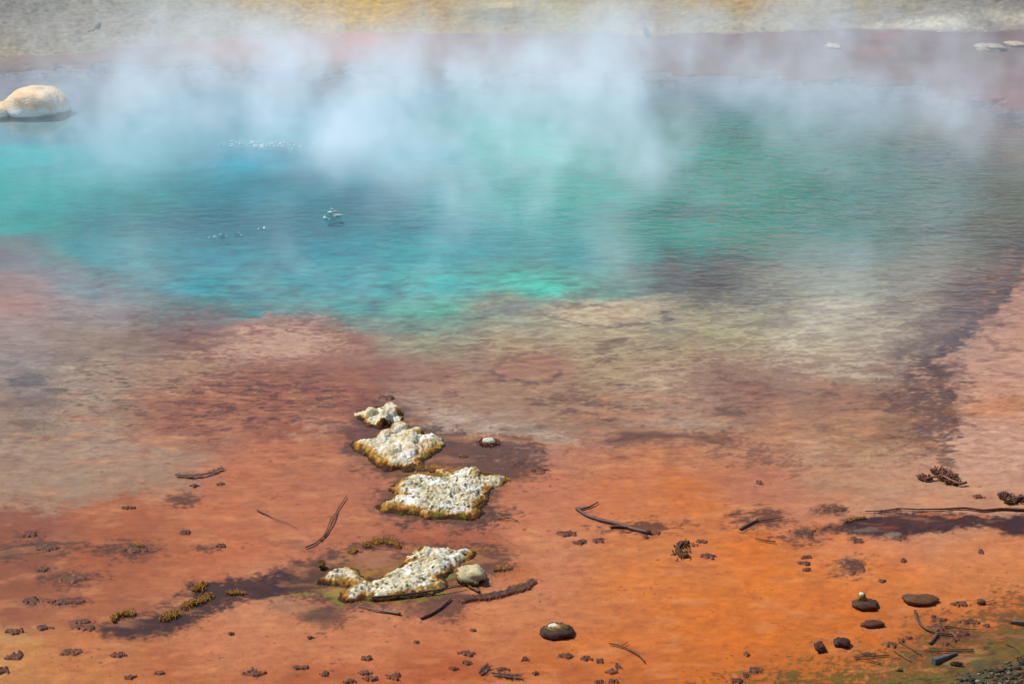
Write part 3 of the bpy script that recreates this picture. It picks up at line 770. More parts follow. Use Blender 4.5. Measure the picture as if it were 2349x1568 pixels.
# ------------------------------------------------------------------ water surface
def build_water():
    m, nt, b, out = nodes_of('hot_spring_water')
    nt.nodes.remove(b)
    N, Lk = nt.nodes.new, nt.links.new
    tc = N('ShaderNodeTexCoord')
    at_ = N('ShaderNodeAttribute'); at_.attribute_name = 'ripple'
    def noise(scale, sx, sy, rot, det):
        mp = N('ShaderNodeMapping'); mp.inputs['Scale'].default_value = (sx, sy, 1); mp.inputs['Rotation'].default_value = (0, 0, rot)
        Lk(tc.outputs['Object'], mp.inputs['Vector'])
        n = N('ShaderNodeTexNoise'); n.inputs['Scale'].default_value = scale; n.inputs['Detail'].default_value = det
        n.inputs['Distortion'].default_value = 0.4
        Lk(mp.outputs[0], n.inputs['Vector'])
        return n
    a, c = noise(1.0, 3.2, 6.5, R(-8), 2), noise(1.0, 7.0, 12.0, R(6), 2)
    k = N('ShaderNodeMath'); k.operation = 'MULTIPLY'; k.inputs[1].default_value = 0.45
    Lk(c.outputs[0], k.inputs[0])
    s = N('ShaderNodeMath'); s.operation = 'ADD'
    Lk(a.outputs[0], s.inputs[0]); Lk(k.outputs[0], s.inputs[1])
    mu = N('ShaderNodeMath'); mu.operation = 'MULTIPLY'
    Lk(s.outputs[0], mu.inputs[0]); Lk(at_.outputs['Fac'], mu.inputs[1])
    bp = N('ShaderNodeBump'); bp.inputs['Strength'].default_value = 1.0; bp.inputs['Distance'].default_value = 0.06
    Lk(mu.outputs[0], bp.inputs['Height'])
    fr = N('ShaderNodeFresnel'); fr.inputs['IOR'].default_value = 1.17
    Lk(bp.outputs[0], fr.inputs['Normal'])
    tr = N('ShaderNodeBsdfTransparent')
    gl = N('ShaderNodeBsdfGlossy'); gl.inputs['Roughness'].default_value = 0.06
    Lk(bp.outputs[0], gl.inputs['Normal'])
    mx = N('ShaderNodeMixShader')
    Lk(fr.outputs[0], mx.inputs[0]); Lk(tr.outputs[0], mx.inputs[1]); Lk(gl.outputs[0], mx.inputs[2])
    Lk(mx.outputs[0], out.inputs['Surface'])
    nx_, ny_ = 160, 160
    xs = np.linspace(-34, 34, nx_); ys = np.concatenate([np.linspace(3.5, 16, 70), np.linspace(16.3, 40, 90)])
    X, Y = np.meshgrid(xs, ys)
    me = bpy.data.meshes.new('water')
    vv = np.stack([X.ravel(), Y.ravel(), np.zeros(X.size)], 1)
    ii = np.arange(X.size).reshape(160, 160)
    q = np.stack([ii[:-1, :-1], ii[:-1, 1:], ii[1:, 1:], ii[1:, :-1]], -1).reshape(-1, 4)
    me.from_pydata(vv.tolist(), [], q.tolist())
    th, lam = X / Y, np.log(Y)
    def g(px, py, rx, ry):
        a, b = PL(px, py); _, b2 = PL(px, py - ry)
        return np.exp(-(((th - a) / (rx * KX)) ** 2 + ((lam - b) / abs(b2 - b)) ** 2))
    r = 0.015 + 1.9 * g(2000, 440, 520, 150) + .9 * g(2050, 620, 350, 90) + .16 * g(600, 500, 500, 60) + .25 * g(1250, 420, 400, 120) + .12 * g(800, 200, 700, 60)
    r = np.minimum(r, 1.7)
    fa = me.attributes.new('ripple', 'FLOAT', 'POINT')
    fa.data.foreach_set('value', r.ravel().astype(np.float32))
    me.materials.append(m)
    o = bpy.data.objects.new('water', me)
    COL.objects.link(o)
    o['kind'] = 'structure'
    me.polygons.foreach_set('use_smooth', [True] * len(me.polygons))


build_water()


# ------------------------------------------------------------------ sinter islands
def albw(c):
    return np.clip(lin(c) * np.array([.66, .68, .65]), 0.003, 0.86)


def island(pts, H, label, seed, lobes=None, fringe=900, pink=0.3, pits=0.5, cover=0.10, flatness=0.10, lh=.7):
    P = np.array([[*map(float, at(a, b))] for a, b in pts])
    lo, hi = P.min(0) - .03, P.max(0) + .03
    n = max(90, min(150, int((hi - lo).max() / 0.006)))
    step = (hi - lo).max() / n
    xs = np.arange(lo[0], hi[0] + step, step); ys = np.arange(lo[1], hi[1] + step, step)
    X, Y = np.meshgrid(xs, ys)
    wx = .034 * fbm(X * 17, Y * 17, 5, seed); wy = .034 * fbm(X * 14 + 9, Y * 14, 3, seed + 1)
    sd = poly_sd(X + wx, Y + wy, P)
    lump = .9 * fbm(X * 7, Y * 7, 2, seed + 2) + .22 * fbm(X * 24, Y * 24, 2, seed + 22)
    fine = fbm(X * 38, Y * 38, 3, seed + 3)
    rid = 1 - np.abs(fbm(X * 13 + 3, Y * 13, 3, seed + 4)) * 3
    prof = sstep(-0.032, flatness * .7, sd)
    H = H * .7
    z = -0.020 + .018 * sstep(-.034, -.012, sd + .012 * fine) + prof * 0.012 + H * prof ** 0.8 * (0.55 + 0.85 * lump) + 0.004 * fine * prof - 0.011 * sstep(0.62, .95, rid) * prof
    if lobes:
        for (lx, ly, rx, ry, hh) in lobes:
            cx, cy = map(float, at(lx, ly)); s, sdp = mpp(lx, ly)
            d2 = ((X - cx) / (rx * s)) ** 2 + ((Y - cy) / (ry * sdp)) ** 2 + .30 * fine + .75 * lump
            z = np.maximum(z, -0.02 + lh * hh * np.sqrt(np.clip(1 - d2, 0, 1)) + .008 * fine)
    # colours from the waterline up
    cover = cover * .6 * (1 + .9 * np.clip(2.2 * fbm(X * 4 + 5, Y * 4, 2, seed + 15), -.75, 1.1))
    e = sd + 0.085 * lump + 0.035 * fine + np.clip((Y - P[:, 1].mean()) * .05, -.03, .02)
    dark, gold, ochre, pale, white = alb((82, 52, 34)), alb((176, 114, 40)), albw((198, 144, 66)), albw((222, 208, 176)), albw((252, 248, 240))
    def mixc(a, b, t):
        return a * (1 - t[..., None]) + b * t[..., None]
    c = np.broadcast_to(dark, X.shape + (3,)).copy()
    spk = sstep(-.15, .2, fbm(X * 70, Y * 55, 2, seed + 17))
    c = mixc(c, gold, sstep(-0.022, -0.006, e) * (.35 + .65 * spk))
    c = mixc(c, ochre, sstep(-.004, cover * .3, e))
    c = mixc(c, alb((112, 118, 36)), sstep(.15, .4, fbm(X * 10 + 7, Y * 10, 3, seed + 12)) * (1 - sstep(0, cover * .6, e)) * .8)
    c = mixc(c, pale, sstep(cover * .4, cover * .8, e + .02 * fine))
    wn = fbm(X * 6, Y * 6, 3, seed + 6)
    c = mixc(c, white, sstep(-0.1, 0.35, wn + .4 * fine) * sstep(cover * .6, cover, e) * .9)
    st = sstep(.10, .32, fbm(X * 9 - 7, Y * 9, 4, seed + 23)) * sstep(0, cover, e) * .6
    c = mixc(c, albw((206, 166, 84)), st)
    st2 = sstep(.22, .40, fbm(X * 11 + 17, Y * 11, 4, seed + 24)) * .6
    c = mixc(c, albw((150, 134, 56)), st2 * sstep(-.01, .02, e))
    pk = sstep(0.12, 0.45, fbm(X * 8 + 4, Y * 8, 3, seed + 7)) * sstep(cover * .5, cover, e) * pink
    c = mixc(c, albw((226, 168, 126)), pk)
    gy = sstep(0.0, 0.4, fbm(X * 7 - 4, Y * 7, 3, seed + 8)) * sstep(cover * .5, cover, e) * .3
    c = mixc(c, albw((186, 182, 168)), gy)
    am = sstep(-.12, .22, fbm(X * 5.5, Y * 5.5, 3, seed + 10) + .1)
    pit = sstep(.02, .20, fbm(X * 52, Y * 36, 3, seed + 9) + .06) * pits * am
    c = mixc(c, alb((104, 92, 72)), pit * .75 * sstep(0, .02, e))
    p2 = sstep(.20, .34, fbm(X * 30, Y * 20, 4, seed + 19)) * pits
    c = mixc(c, alb((58, 50, 36)), p2 * sstep(0, .02, e))
    z = z - 0.003 * pit
    c = mixc(c, alb((78, 66, 48)), sstep(.80, .98, rid) * .75 * prof * sstep(-.1, .2, fbm(X * 6, Y * 6, 2, seed + 25) + .1))
    keep = sd > -0.034
    idx = -np.ones(X.shape, int)
    cell = keep[:-1, :-1] | keep[1:, :-1] | keep[:-1, 1:] | keep[1:, 1:]
    usev = np.zeros(X.shape, bool)
    for a, b in ((0, 0), (0, 1), (1, 0), (1, 1)):
        usev[a:X.shape[0] - 1 + a, b:X.shape[1] - 1 + b] |= cell
    idx[usev] = np.arange(usev.sum())
    F = [(idx[i, j], idx[i, j + 1], idx[i + 1, j + 1], idx[i + 1, j]) for i, j in zip(*np.nonzero(cell))]
    cen = P.mean(0)
    t = thing('sinter_island', (float(cen[0]), float(cen[1]), 0.0), label, 'rock island', 'sinter islands in the shallow orange water')
    mb = MB(); mb.add(np.stack([X[usev], Y[usev], z[usev]], 1), F, c[usev])
    mb.build('crust', 'sinter', t)
    # bristling algae round the waterline
    rnd = random.Random(seed)
    mb = MB(); pt = []
    n = len(P)
    L = np.hypot(*(P - np.roll(P, -1, 0)).T); cum = L.sum()
    while len(pt) < fringe:
        i = rnd.choices(range(n), weights=L)[0]
        u = rnd.random()
        x, y = P[i] * (1 - u) + P[(i + 1) % n] * u
        x += rnd.gauss(0, .009); y += rnd.gauss(0, .012)
        if vnoise(np.array([x * 11]), np.array([y * 11]), seed + 30)[0] > -0.12:
            pt.append((x, y))
    h = len(pt) // 2
    blades(mb, pt[:h], 0.014, 0.0038, alb((58, 38, 22)), alb((176, 132, 46)), rnd)
    blades(mb, pt[h:], 0.012, 0.004, alb((40, 26, 18)), alb((112, 78, 34)), rnd)
    mb.build('algae_fringe', 'algae', t, smooth=False)
    return t


def zz(pts, ox, oy, k, r):   # lobes
    return [(((ox + a / k) * .9788), (oy + b / k) * .9788, rx / k * .9788, ry / k * .9788, h) for a, b, rx, ry, h in pts]


island(I1, 0.012, 'smallest sinter island, a huddle of four pale rounded boulders with gold algae', 3, zz([(325, 330, 75, 45, .085), (550, 310, 105, 60, .10), (465, 390, 105, 55, .12), (430, 430, 60, 32, .07)], 800, 900, 4.612, 1), 700, .15, .25, .05, .07, 1.0)
island(I2, 0.085, 'white and pink knobbly sinter island between the boulder huddle and the broad flat island', 14, zz([(640, 540, 120, 55, .15), (820, 545, 70, 45, .11), (480, 610, 110, 60, .13), (700, 640, 150, 80, .15), (560, 760, 120, 80, .13), (950, 640, 110, 70, .11), (740, 760, 110, 75, .12)], 800, 900, 4.612, 1), 1100, .7, .4, .08, .09, .8)
island(I3, 0.075, 'broad greyish white sinter island dotted with black lichen, beside an orange algae bridge', 25, zz([(1420, 990, 90, 70, .13), (850, 1060, 200, 70, .10), (700, 1110, 110, 50, .10), (1100, 1150, 260, 70, .10), (620, 1270, 80, 40, .10)], 800, 900, 4.612, 1), 1500, .25, .95, .08, .10, .7)
island(I4, 0.06, 'long ragged white sinter island with a bent tail and a dark stick along its front', 36, zz([(1330, 210, 60, 40, .10), (640, 400, 80, 45, .09), (1150, 470, 220, 60, .08)], 640, 1240, 3.670, 1), 1500, .3, .95, .07, .08, .7)


# ------------------------------------------------------------------ stones
def zq(pts, ox, oy, k):
    return zc(pts, ox, oy, k)


def stone(px, py, w, h, hgt, col, col2, label, seed, name='stone', group=None, foot=None, rough=.3, mat='stone', cat='stone', zs=0.45):
    s, sd = mpp(px, py)
    x, y = map(float, at(px, py + h * .25))
    mb = MB()
    boulder(mb, (x, y, hgt * (1 - zs) - .012), (w * s / 2, max(h * sd / 2.4, w * s * .24), hgt * zs * .7 + .012), alb(col), alb(col2), seed, rough=rough, foot=foot)
    return tag(mb.build(name, mat), label, cat, group)


# white topped stone beside the long island
t = thing('capped_stone', (*map(float, at(1082, 1325)), 0), 'angular cream stone with a gold algae edge, off the tip of the long island', 'stone')
s_, d_ = mpp(1082, 1325); x_, y_ = map(float, at(1082, 1328))
mb = MB(); boulder(mb, (x_, y_, .035), (30 * s_, 24 * s_, .05), alb((240, 226, 196)), alb((214, 190, 150)), 5, rough=.35, foot=(.012, alb((66, 46, 28)), .012)); mb.build('stone_body', 'sinter', t)
rnd = random.Random(5); mb = MB()
blades(mb, [(x_ + 31 * s_ * math.cos(a), y_ + 25 * s_ * math.sin(a)) for a in [rnd.uniform(2.0, 5.2) for _ in range(160)]], .028, .005, alb((60, 40, 20)), alb((190, 140, 44)), rnd); mb.build('algae_fringe', 'algae', t, smooth=False)

# dark stone with white cap
t = thing('capped_stone', (*map(float, at(1278, 1448)), 0), 'dark oval stone with a bright white and orange cap in open orange water', 'stone')
x_, y_ = map(float, at(1278, 1450)); s_, d_ = mpp(1278, 1450)
mb = MB(); boulder(mb, (x_, y_, .004), (38 * s_, 27 * s_, .035), alb((84, 54, 36)), alb((62, 40, 28)), 8, rough=.22); mb.build('stone_body', 'stone', t)
mb = MB(); boulder(mb, (x_ - 2 * s_, y_ + .012, .026), (24 * s_, 15 * s_, .018), alb((150, 112, 40)), alb((96, 74, 34)), 9, rough=.3); mb.build('algae_collar', 'algae', t)
mb = MB(); boulder(mb, (x_ - 9 * s_, y_ + .014, .040), (10 * s_, 7 * s_, .010), alb((250, 248, 244)), alb((235, 222, 205)), 12, rough=.4); boulder(mb, (x_ + 2 * s_, y_ + .006, .038), (8 * s_, 6 * s_, .008), alb((214, 128, 66)), alb((230, 180, 130)), 13, rough=.4); mb.build('cap', 'sinter', t)

# boat shaped slab
t = thing('capped_stone', (*map(float, at(1985, 1385)), 0), 'boat shaped brown slab carrying one small gold and white knob', 'stone')
x_, y_ = map(float, at(1985, 1388)); s_, d_ = mpp(1985, 1388)
mb = MB(); boulder(mb, (x_, y_, .004), (30 * s_, 18 * s_, .030), alb((104, 66, 46)), alb((78, 48, 36)), 21, rough=.28); mb.build('stone_body', 'stone', t)
mb = MB(); boulder(mb, (x_ - 9 * s_, y_ + .02, .05), (8.5 * s_, 8 * s_, .032), alb((196, 160, 84)), alb((150, 106, 44)), 22, rough=.3); boulder(mb, (x_ - 10 * s_, y_ + .012, .076), (5 * s_, 5 * s_, .012), alb((252, 250, 244)), alb((240, 226, 190)), 23, rough=.3); mb.build('cap', 'sinter', t)

# small white stone inside a ring of algae
t = thing('capped_stone', (*map(float, at(1121, 1013)), 0), 'small bright white stone in a ring of rusty algae beyond the pink island', 'stone')
x_, y_ = map(float, at(1121, 1014)); s_, d_ = mpp(1121, 1014)
mb = MB(); boulder(mb, (x_, y_, .012), (14 * s_, 10 * s_, .022), alb((246, 240, 228)), alb((230, 210, 186)), 31, rough=.3); mb.build('stone_body', 'sinter', t)
rnd = random.Random(6); mb = MB()
blades(mb, [(x_ + (20 + rnd.gauss(0, 4)) * s_ * math.cos(a), y_ + (18 + rnd.gauss(0, 4)) * s_ * math.sin(a)) for a in [rnd.uniform(0, 6.28) for _ in range(220)]], .016, .005, alb((70, 36, 24)), alb((190, 110, 60)), rnd); mb.build('algae_fringe', 'algae', t, smooth=False)

stone(2110, 1371, 78, 24, .035, (124, 84, 46), (92, 58, 36), 'long brown submerged slab with a knotted top, beside the boat shaped slab', 41, rough=.25)
stone(2003, 1428, 46, 14, .025, (104, 62, 48), (84, 50, 40), 'wedge shaped maroon stone in the water below the boat shaped slab', 42)
stone(1880, 1482, 24, 18, .04, (86, 50, 36), (66, 40, 30), 'small angular dark stone, nearer of two above the olive shore', 43)
stone(1932, 1471, 36, 18, .04, (80, 48, 34), (66, 40, 30), 'rounded blackish brown stone beside the small angular one above the olive shore', 44)
stone(2251, 1377, 18, 10, .02, (120, 80, 44), (96, 60, 38), 'little ochre brown stone in open orange water beyond the shore sticks', 45)
stone(2062, 1533, 16, 7, .02, (176, 130, 70), (140, 100, 54), 'tan pebble lying in the olive weed', 46)
stone(2346, 1522, 20, 14, .05, (60, 62, 64), (40, 42, 44), 'black stone at the edge of the gravel', 47)

# far boulder with its low shoulder
x_, y_ = map(float, at(64, 262)); s_, d_ = mpp(70, 262)
mb = MB()
CR, AP, WL = albw((252, 218, 176)), albw((244, 190, 134)), albw((252, 248, 240))
boulder(mb, (x_ + 4 * s_, y_ + .30, .0), (74 * s_, .46, .46), CR, AP, 62, 72, 44, .10, (.12, WL, .035))
v_ = mb.v[-1]; u_ = (v_[:, 0] - x_ - 4 * s_) / (74 * s_)
v_[:, 2] *= 1 - .34 * sstep(.15, 1, u_) - .45 * sstep(.15, .95, -u_) + .10 * np.round(3 * fbm(v_[:, 0] * 3.2, v_[:, 2] * 4 + v_[:, 1] * 3, 2, 66)) / 3
v_[:, 2] *= 1 - .26 * sstep(.25, .48, v_[:, 2])
v_[:, 2] = np.where(v_[:, 2] < 0, v_[:, 2] * .08, v_[:, 2])
boulder(mb, (x_ - 74 * s_, y_ + .15, .0), (50 * s_, .36, .15), CR, AP, 63, 44, 26, .14, (.06, WL, .04))
v_ = mb.v[-1]; v_[:, 2] = np.where(v_[:, 2] < 0, v_[:, 2] * .08, v_[:, 2])
tag(mb.build('boulder', 'far_rock'), 'big cream and apricot boulder with a white waterline, alone in the steaming pool', 'boulder')

for (px, py, w, h, hg, c1, c2, lab, sd) in [
    (1911, 108, 36, 10, .09, (222, 200, 180), (196, 170, 150), 'flat pale rock alone on the far rosy flat', 71),
    (2270, 112, 66, 14, .14, (206, 186, 168), (170, 150, 146), 'long low whitish rock on the far rosy flat', 72),
    (2328, 104, 46, 10, .10, (214, 192, 172), (190, 166, 150), 'low tan rock just behind the long whitish rock', 73),
    (1483, 82, 11, 12, .20, (64, 56, 50), (44, 40, 38), 'small dark upright rock at the foot of the golden bank', 74),
    (217, 77, 26, 20, .26, (168, 156, 136), (140, 130, 118), 'upright pale grey rock on the far gravel bank', 75),
    (245, 84, 30, 10, .10, (176, 168, 156), (140, 134, 126), 'flat grey rock leaning against the upright bank rock', 76),
    (22, 92, 44, 14, .14, (78, 84, 92), (104, 108, 112), 'dark slate rock low on the far gravel bank', 77),
    (14, 37, 16, 12, .16, (74, 76, 80), (96, 98, 100), 'black rock high on the far gravel bank', 78),
    (62, 18, 22, 9, .10, (178, 172, 162), (150, 146, 140), 'pale rock near the top of the far gravel bank', 79),
    (44, 84, 22, 10, .12, (96, 100, 106), (120, 122, 124), 'grey rock beside the dark slate rock', 80),
    (200, 84, 18, 9, .10, (150, 148, 146), (120, 120, 122), 'bluish grey rock in front of the upright bank rock', 81),
    (330, 82, 24, 8, .08, (160, 150, 132), (130, 122, 110), 'small half buried rock where steam drifts over the bank', 82),
]:
    s_, _ = mpp(px, py)
    zg = 0.075 * max(0, float(at(px, py)[1]) - float(at(px, 88)[1])) if py < 88 else 0
    stone(px, py, w, h, hg, c1, c2, lab, sd, name='bank_rock', mat='far_rock', cat='rock', zs=.6)


# ------------------------------------------------------------------ dark algae clumps
BR, BR2, TIP = alb((120, 76, 54)), alb((80, 48, 36)), alb((140, 92, 46))


MAT = alb((176, 102, 66))


def ragged(mb, cx, cy, ext, base, seed, hgt, c1, c2, st):
    """a ragged low patch of matted algae; base(X, Y) > 0 inside; returns points on it"""
    (x0, x1, y0, y1) = ext
    X, Y = np.meshgrid(np.arange(x0, x1 + st, st), np.arange(y0, y1 + st, st))
    q = seed * 1.37
    n2 = fbm(X * 40 + q, Y * 28 - q, 3, seed + 3); n3 = fbm(X * 140, Y * 100, 2, seed + 4)
    m = base(X, Y) + .42 * n2 + .22 * n3
    keep = m > 0.02
    c_ = keep[:-1, :-1] | keep[1:, :-1] | keep[:-1, 1:] | keep[1:, 1:]
    z = -.016 + (hgt + .018) * sstep(.0, .30, m) + (.0018 * n2 + .0015 * n3) * sstep(.1, .4, m)
    k = np.clip(.5 + 1.6 * n2 + .8 * n3, 0, 1)[..., None]
    c = c1 * (1 - k) + c2 * k
    k = sstep(.0, .55, m)[..., None]
    c = MAT * (1 - k) + c * k
    used = np.zeros(X.shape, bool)
    for a, b in ((0, 0), (0, 1), (1, 0), (1, 1)):
        used[a:X.shape[0] - 1 + a, b:X.shape[1] - 1 + b] |= c_
    idx = -np.ones(X.shape, int); idx[used] = np.arange(used.sum())
    F = [(idx[i, j], idx[i, j + 1], idx[i + 1, j + 1], idx[i + 1, j]) for i, j in zip(*np.nonzero(c_))]
    if F:
        mb.add(np.stack([cx + X[used], cy + Y[used], z[used]], 1), F, c[used])
    yy, xx = np.nonzero(m > .3)
    return [(cx + X[i, j], cy + Y[i, j]) for i, j in zip(yy, xx)]


def ragged_line(mb, pts, wpx, seed, hgt, c1, c2):
    Q = np.array([[*map(float, at(a, b))] for a, b in pts])
    s, sd = mpp(*pts[len(pts) // 2])
    c = Q.mean(0); Q = Q - c
    hw = wpx * s / 2
    lo, hi = Q.min(0) - hw * 2.2, Q.max(0) + hw * 2.2
    st = max(.003, hw / 6)
    return ragged(mb, c[0], c[1], (lo[0], hi[0], lo[1], hi[1]), lambda X, Y: 1 - (line_d(X, Y, Q) / hw) * (.85 + .5 * fbm(X * 9, Y * 9, 2, seed)), seed, hgt, c1, c2, st)


def clump(px, py, w, h, label, seed, bristle=0.6, tip=None, group='dark algae clumps in the orange shallows', rot=0.0, hgt=.0012):
    s, sd = mpp(px, py)
    x, y = map(float, at(px, py))
    rx, ry = w * s / 2, h * sd / 2
    q = seed * 1.37
    base = lambda X, Y: 1 - ((X / rx) ** 2 + (Y / ry) ** 2) ** .6 * 1.0 + 1.3 * fbm(X / rx * 1.4 + q, Y / ry * 1.2 - q, 3, seed)
    mb = MB()
    b1 = BR * (.9 + .35 * ((seed * 7) % 5) / 5)
    P = ragged(mb, x, y, (-rx * 1.4, rx * 1.4, -ry * 1.5, ry * 1.5), base, seed, hgt, b1, BR2, max(.0026, min(rx, ry) / 8))
    rnd = random.Random(seed)
    kk = int(min(70, 6 + 500 * (rx * ry) / .01 * .12) * bristle)
    blades(mb, [rnd.choice(P) for _ in range(kk)] if P else [], .009, .003, BR2, tip if tip is not None else TIP * .8, rnd, 1.1, -.002)
    if not mb.v:
        dome(mb, x, y, rx, ry, .02, BR, BR2, seed, 0, 5, 14, .4, -.014)
    return tag(mb.build('algae_clump', 'algae'), label, 'algae clump', group)


GO = alb((196, 146, 54))
CL = [
    (36, 1502, 38, 17, 'round bristly clump inside the yellow stain', .8), (162, 1492, 46, 17, 'domed brown clump above the pale yellow stain', .5), (270, 1500, 34, 14, 'spiky brown clump east of the domed one, under the dark spur', 1.2),
    (8, 1535, 30, 16, 'clump cut by the picture edge low in the yellow stain', .8), (32, 1446, 42, 11, 'flat lens shaped clump just above the yellow stain', .2), (100, 1437, 40, 10, 'forked thin clump between the lens shaped one and the twin clumps', .3),
    (190, 1423, 40, 11, 'upper of the twin oval clumps off the spur tip', .2), (199, 1438, 38, 12, 'lower of the twin oval clumps off the spur tip', .2), (298, 1550, 26, 10, 'small oval clump at the bottom edge under the spur', .4),
    (366, 1541, 26, 6, 'thin slanting clump at the bottom edge beside the small oval', .2), (72, 1374, 40, 14, 'clump with ochre specks above the flat dark streak', .8), (150, 1378, 74, 11, 'long dark streak shaped clump beneath the large maroon patch', .2),
    (164, 1325, 56, 20, 'large maroon clump with ochre crests', .9), (96, 1304, 36, 11, 'hazy clump next to the large maroon one', .2), (305, 1258, 60, 16, 'broad dark clump with an ochre crest in the middle of the orange mat', .9),
    (110, 1254, 70, 15, 'wide hazy clump with ochre flecks near the upper bank of the dark patches', .5), (68, 1225, 36, 9, 'faint purple clump above the wide hazy one', .1), (424, 1219, 28, 10, 'tiny fan of dark quills alone above the speckled patch', 1.6),
    (506, 1250, 24, 8, 'small dark knot in the speckled patch', .3), (295, 1162, 32, 6, 'thin dark sliver under the tan shallows', .2), (446, 1112, 18, 6, 'small oval clump under the feathery twig', .1),
    (505, 1108, 18, 5, 'smallest oval mark beside the feathery twig', .1), (585, 1541, 46, 17, 'shaggy clump at the bottom edge below the spur end', .7), (690, 1528, 36, 10, 'ragged clump beside the shaggy one at the bottom', .5),
    (843, 1507, 26, 10, 'loose crumbs of clump below the long island', .4), (745, 1543, 20, 12, 'compact round clump at the bottom edge', .4), (838, 1540, 30, 10, 'upper clump of the bottom row of four', .4), (848, 1553, 34, 10, 'lower clump of the bottom row of four', .4),
    (904, 1549, 34, 14, 'pointed clump ending the bottom row of four', .7), (802, 1560, 28, 9, 'edge clump starting the bottom row of four', .4), (712, 1460, 16, 6, 'crumb sized clump below the island tail', .2), (530, 1451, 15, 5, 'crumb sized clump below the spur', .2),
    (1072, 1496, 36, 11, 'arched brown clump above the needle sprigs', .5), (1071, 1518, 24, 8, 'furry little clump right over the needle sprigs', .9), (1040, 1531, 24, 6, 'slim clump beside the fan of needles', .3), (1205, 1508, 16, 9, 'round clump below the white capped stone', .4),
    (1085, 1443, 13, 6, 'crumb clump far off the long island front', .3), (955, 1470, 11, 5, 'single crumb under the crossed sticks', .2), (1152, 1532, 30, 7, 'flat clump over the lying needle sprig', .4), (1230, 1541, 14, 8, 'dark bead shaped clump at the bottom edge', .3),
    (1298, 1502, 34, 12, 'hedgehog like clump under the white capped stone', 1.4), (1346, 1507, 26, 10, 'flat clump between the hedgehog like one and the bent twig', .7), (1375, 1513, 18, 9, 'round pitted clump by the bent twig', .4), (1417, 1526, 16, 12, 'ringed clump under the bent twig', .4),
    (1403, 1538, 26, 9, 'lacy clump just under the ringed one', .5), (1377, 1561, 22, 7, 'clump touching the bottom edge below the lacy one', .4), (1407, 1560, 24, 9, 'dark oval clump at the bottom edge beside it', .3),
    (1713, 1498, 13, 7, 'lone bead above the olive shore tip', .2), (1734, 1533, 30, 12, 'flat black clump at the olive shore tip', .3), (1709, 1545, 13, 10, 'small round clump under the flat black one', .3), (1692, 1558, 38, 11, 'wide clump buried in the olive shore tip', .5),
    (2042, 1476, 26, 13, 'dark clump at the head of a thin stick', .5), (2069, 1466, 14, 7, 'small dark bead above the thin stick', .2), (2084, 1460, 16, 6, 'slanting bead beside it above the thin stick', .2), (2156, 1420, 32, 12, 'heart shaped clump near the curved stick top', .5),
    (2225, 1423, 40, 12, 'plump dark clump out from the shore sticks', .5), (2141, 1412, 12, 5, 'tiny bead over the heart shaped clump', .1), (2148, 1438, 38, 14, 'bushy weed clump behind the curved stick', .8), (2200, 1450, 46, 16, 'sprawling weed clump where two shore sticks cross', .8),
    (2190, 1465, 20, 8, 'weed clump beneath the crossing shore sticks', .5), (1990, 1498, 34, 8, 'long weed clump over the olive shore edge', .5), (2168, 1474, 18, 8, 'small weed clump nearest the twin rods', .4), (2262, 1432, 18, 6, 'small weed clump beyond the plump one', .3),
    (1958, 1298, 62, 34, 'triangular maroon clump out in the orange', .4), (1962, 1236, 36, 13, 'feathery lens clump under the dark seam', .6), (1845, 1222, 60, 20, 'purple clump at the thin end of the dark seam', .3), (1905, 1165, 64, 14, 'pale purple lens clump above the dark seam', .2),
    (1850, 1276, 28, 6, 'faint top clump of a column of three', .3), (1848, 1290, 32, 7, 'middle clump of a column of three', .4), (1852, 1304, 22, 6, 'dark bottom clump of a column of three', .4), (2250, 1263, 13, 10, 'round grey bead clump in the orange below the seam', .2),
    (2073, 1283, 16, 7, 'small oval clump east of the triangular one', .2), (2203, 1383, 38, 9, 'broken leaf like clump beyond the knotted slab', .4), (2023, 1331, 20, 6, 'pale small clump under the triangular one', .2), (1610, 1240, 26, 6, 'club shaped clump joined by a thread to the hook', .4),
    (1625, 1273, 34, 11, 'fan shaped clump beside the hook', .8), (1481, 1229, 15, 6, 'bead under the end of the sunken log', .2), (1508, 1219, 14, 7, 'bead just past the end of the sunken log', .2), (1298, 1222, 46, 12, 'rusty clump west of the sunken log', .5),
    (1330, 1241, 30, 11, 'ragged clump below the sunken log', .5), (1372, 1238, 26, 9, 'lacy clump under the middle of the sunken log', .5), (2243, 1137, 26, 8, 'small red lens clump above the dark seam', .2), (1742, 1105, 18, 8, 'dark bead clump in the pale flats', .2),
    (1160, 1302, 34, 9, 'ochre tipped clump past the cream stone', 1.0), (1063, 1044, 22, 8, 'rusty crumbs of clump between the pink island and the white stone', .6), (885, 910, 36, 8, 'orange flecked clump behind the boulder huddle', .7),
    (1235, 1075, 44, 10, 'rusty clump at the end of the purple halo', .6), (963, 1063, 15, 10, 'black bead clump touching the pink island', .2),
]
for i, (px, py, w, h, lab, br) in enumerate(CL):
    clump(px, py, w, h, lab, 200 + i, br, GO if 'ochre' in lab else None)


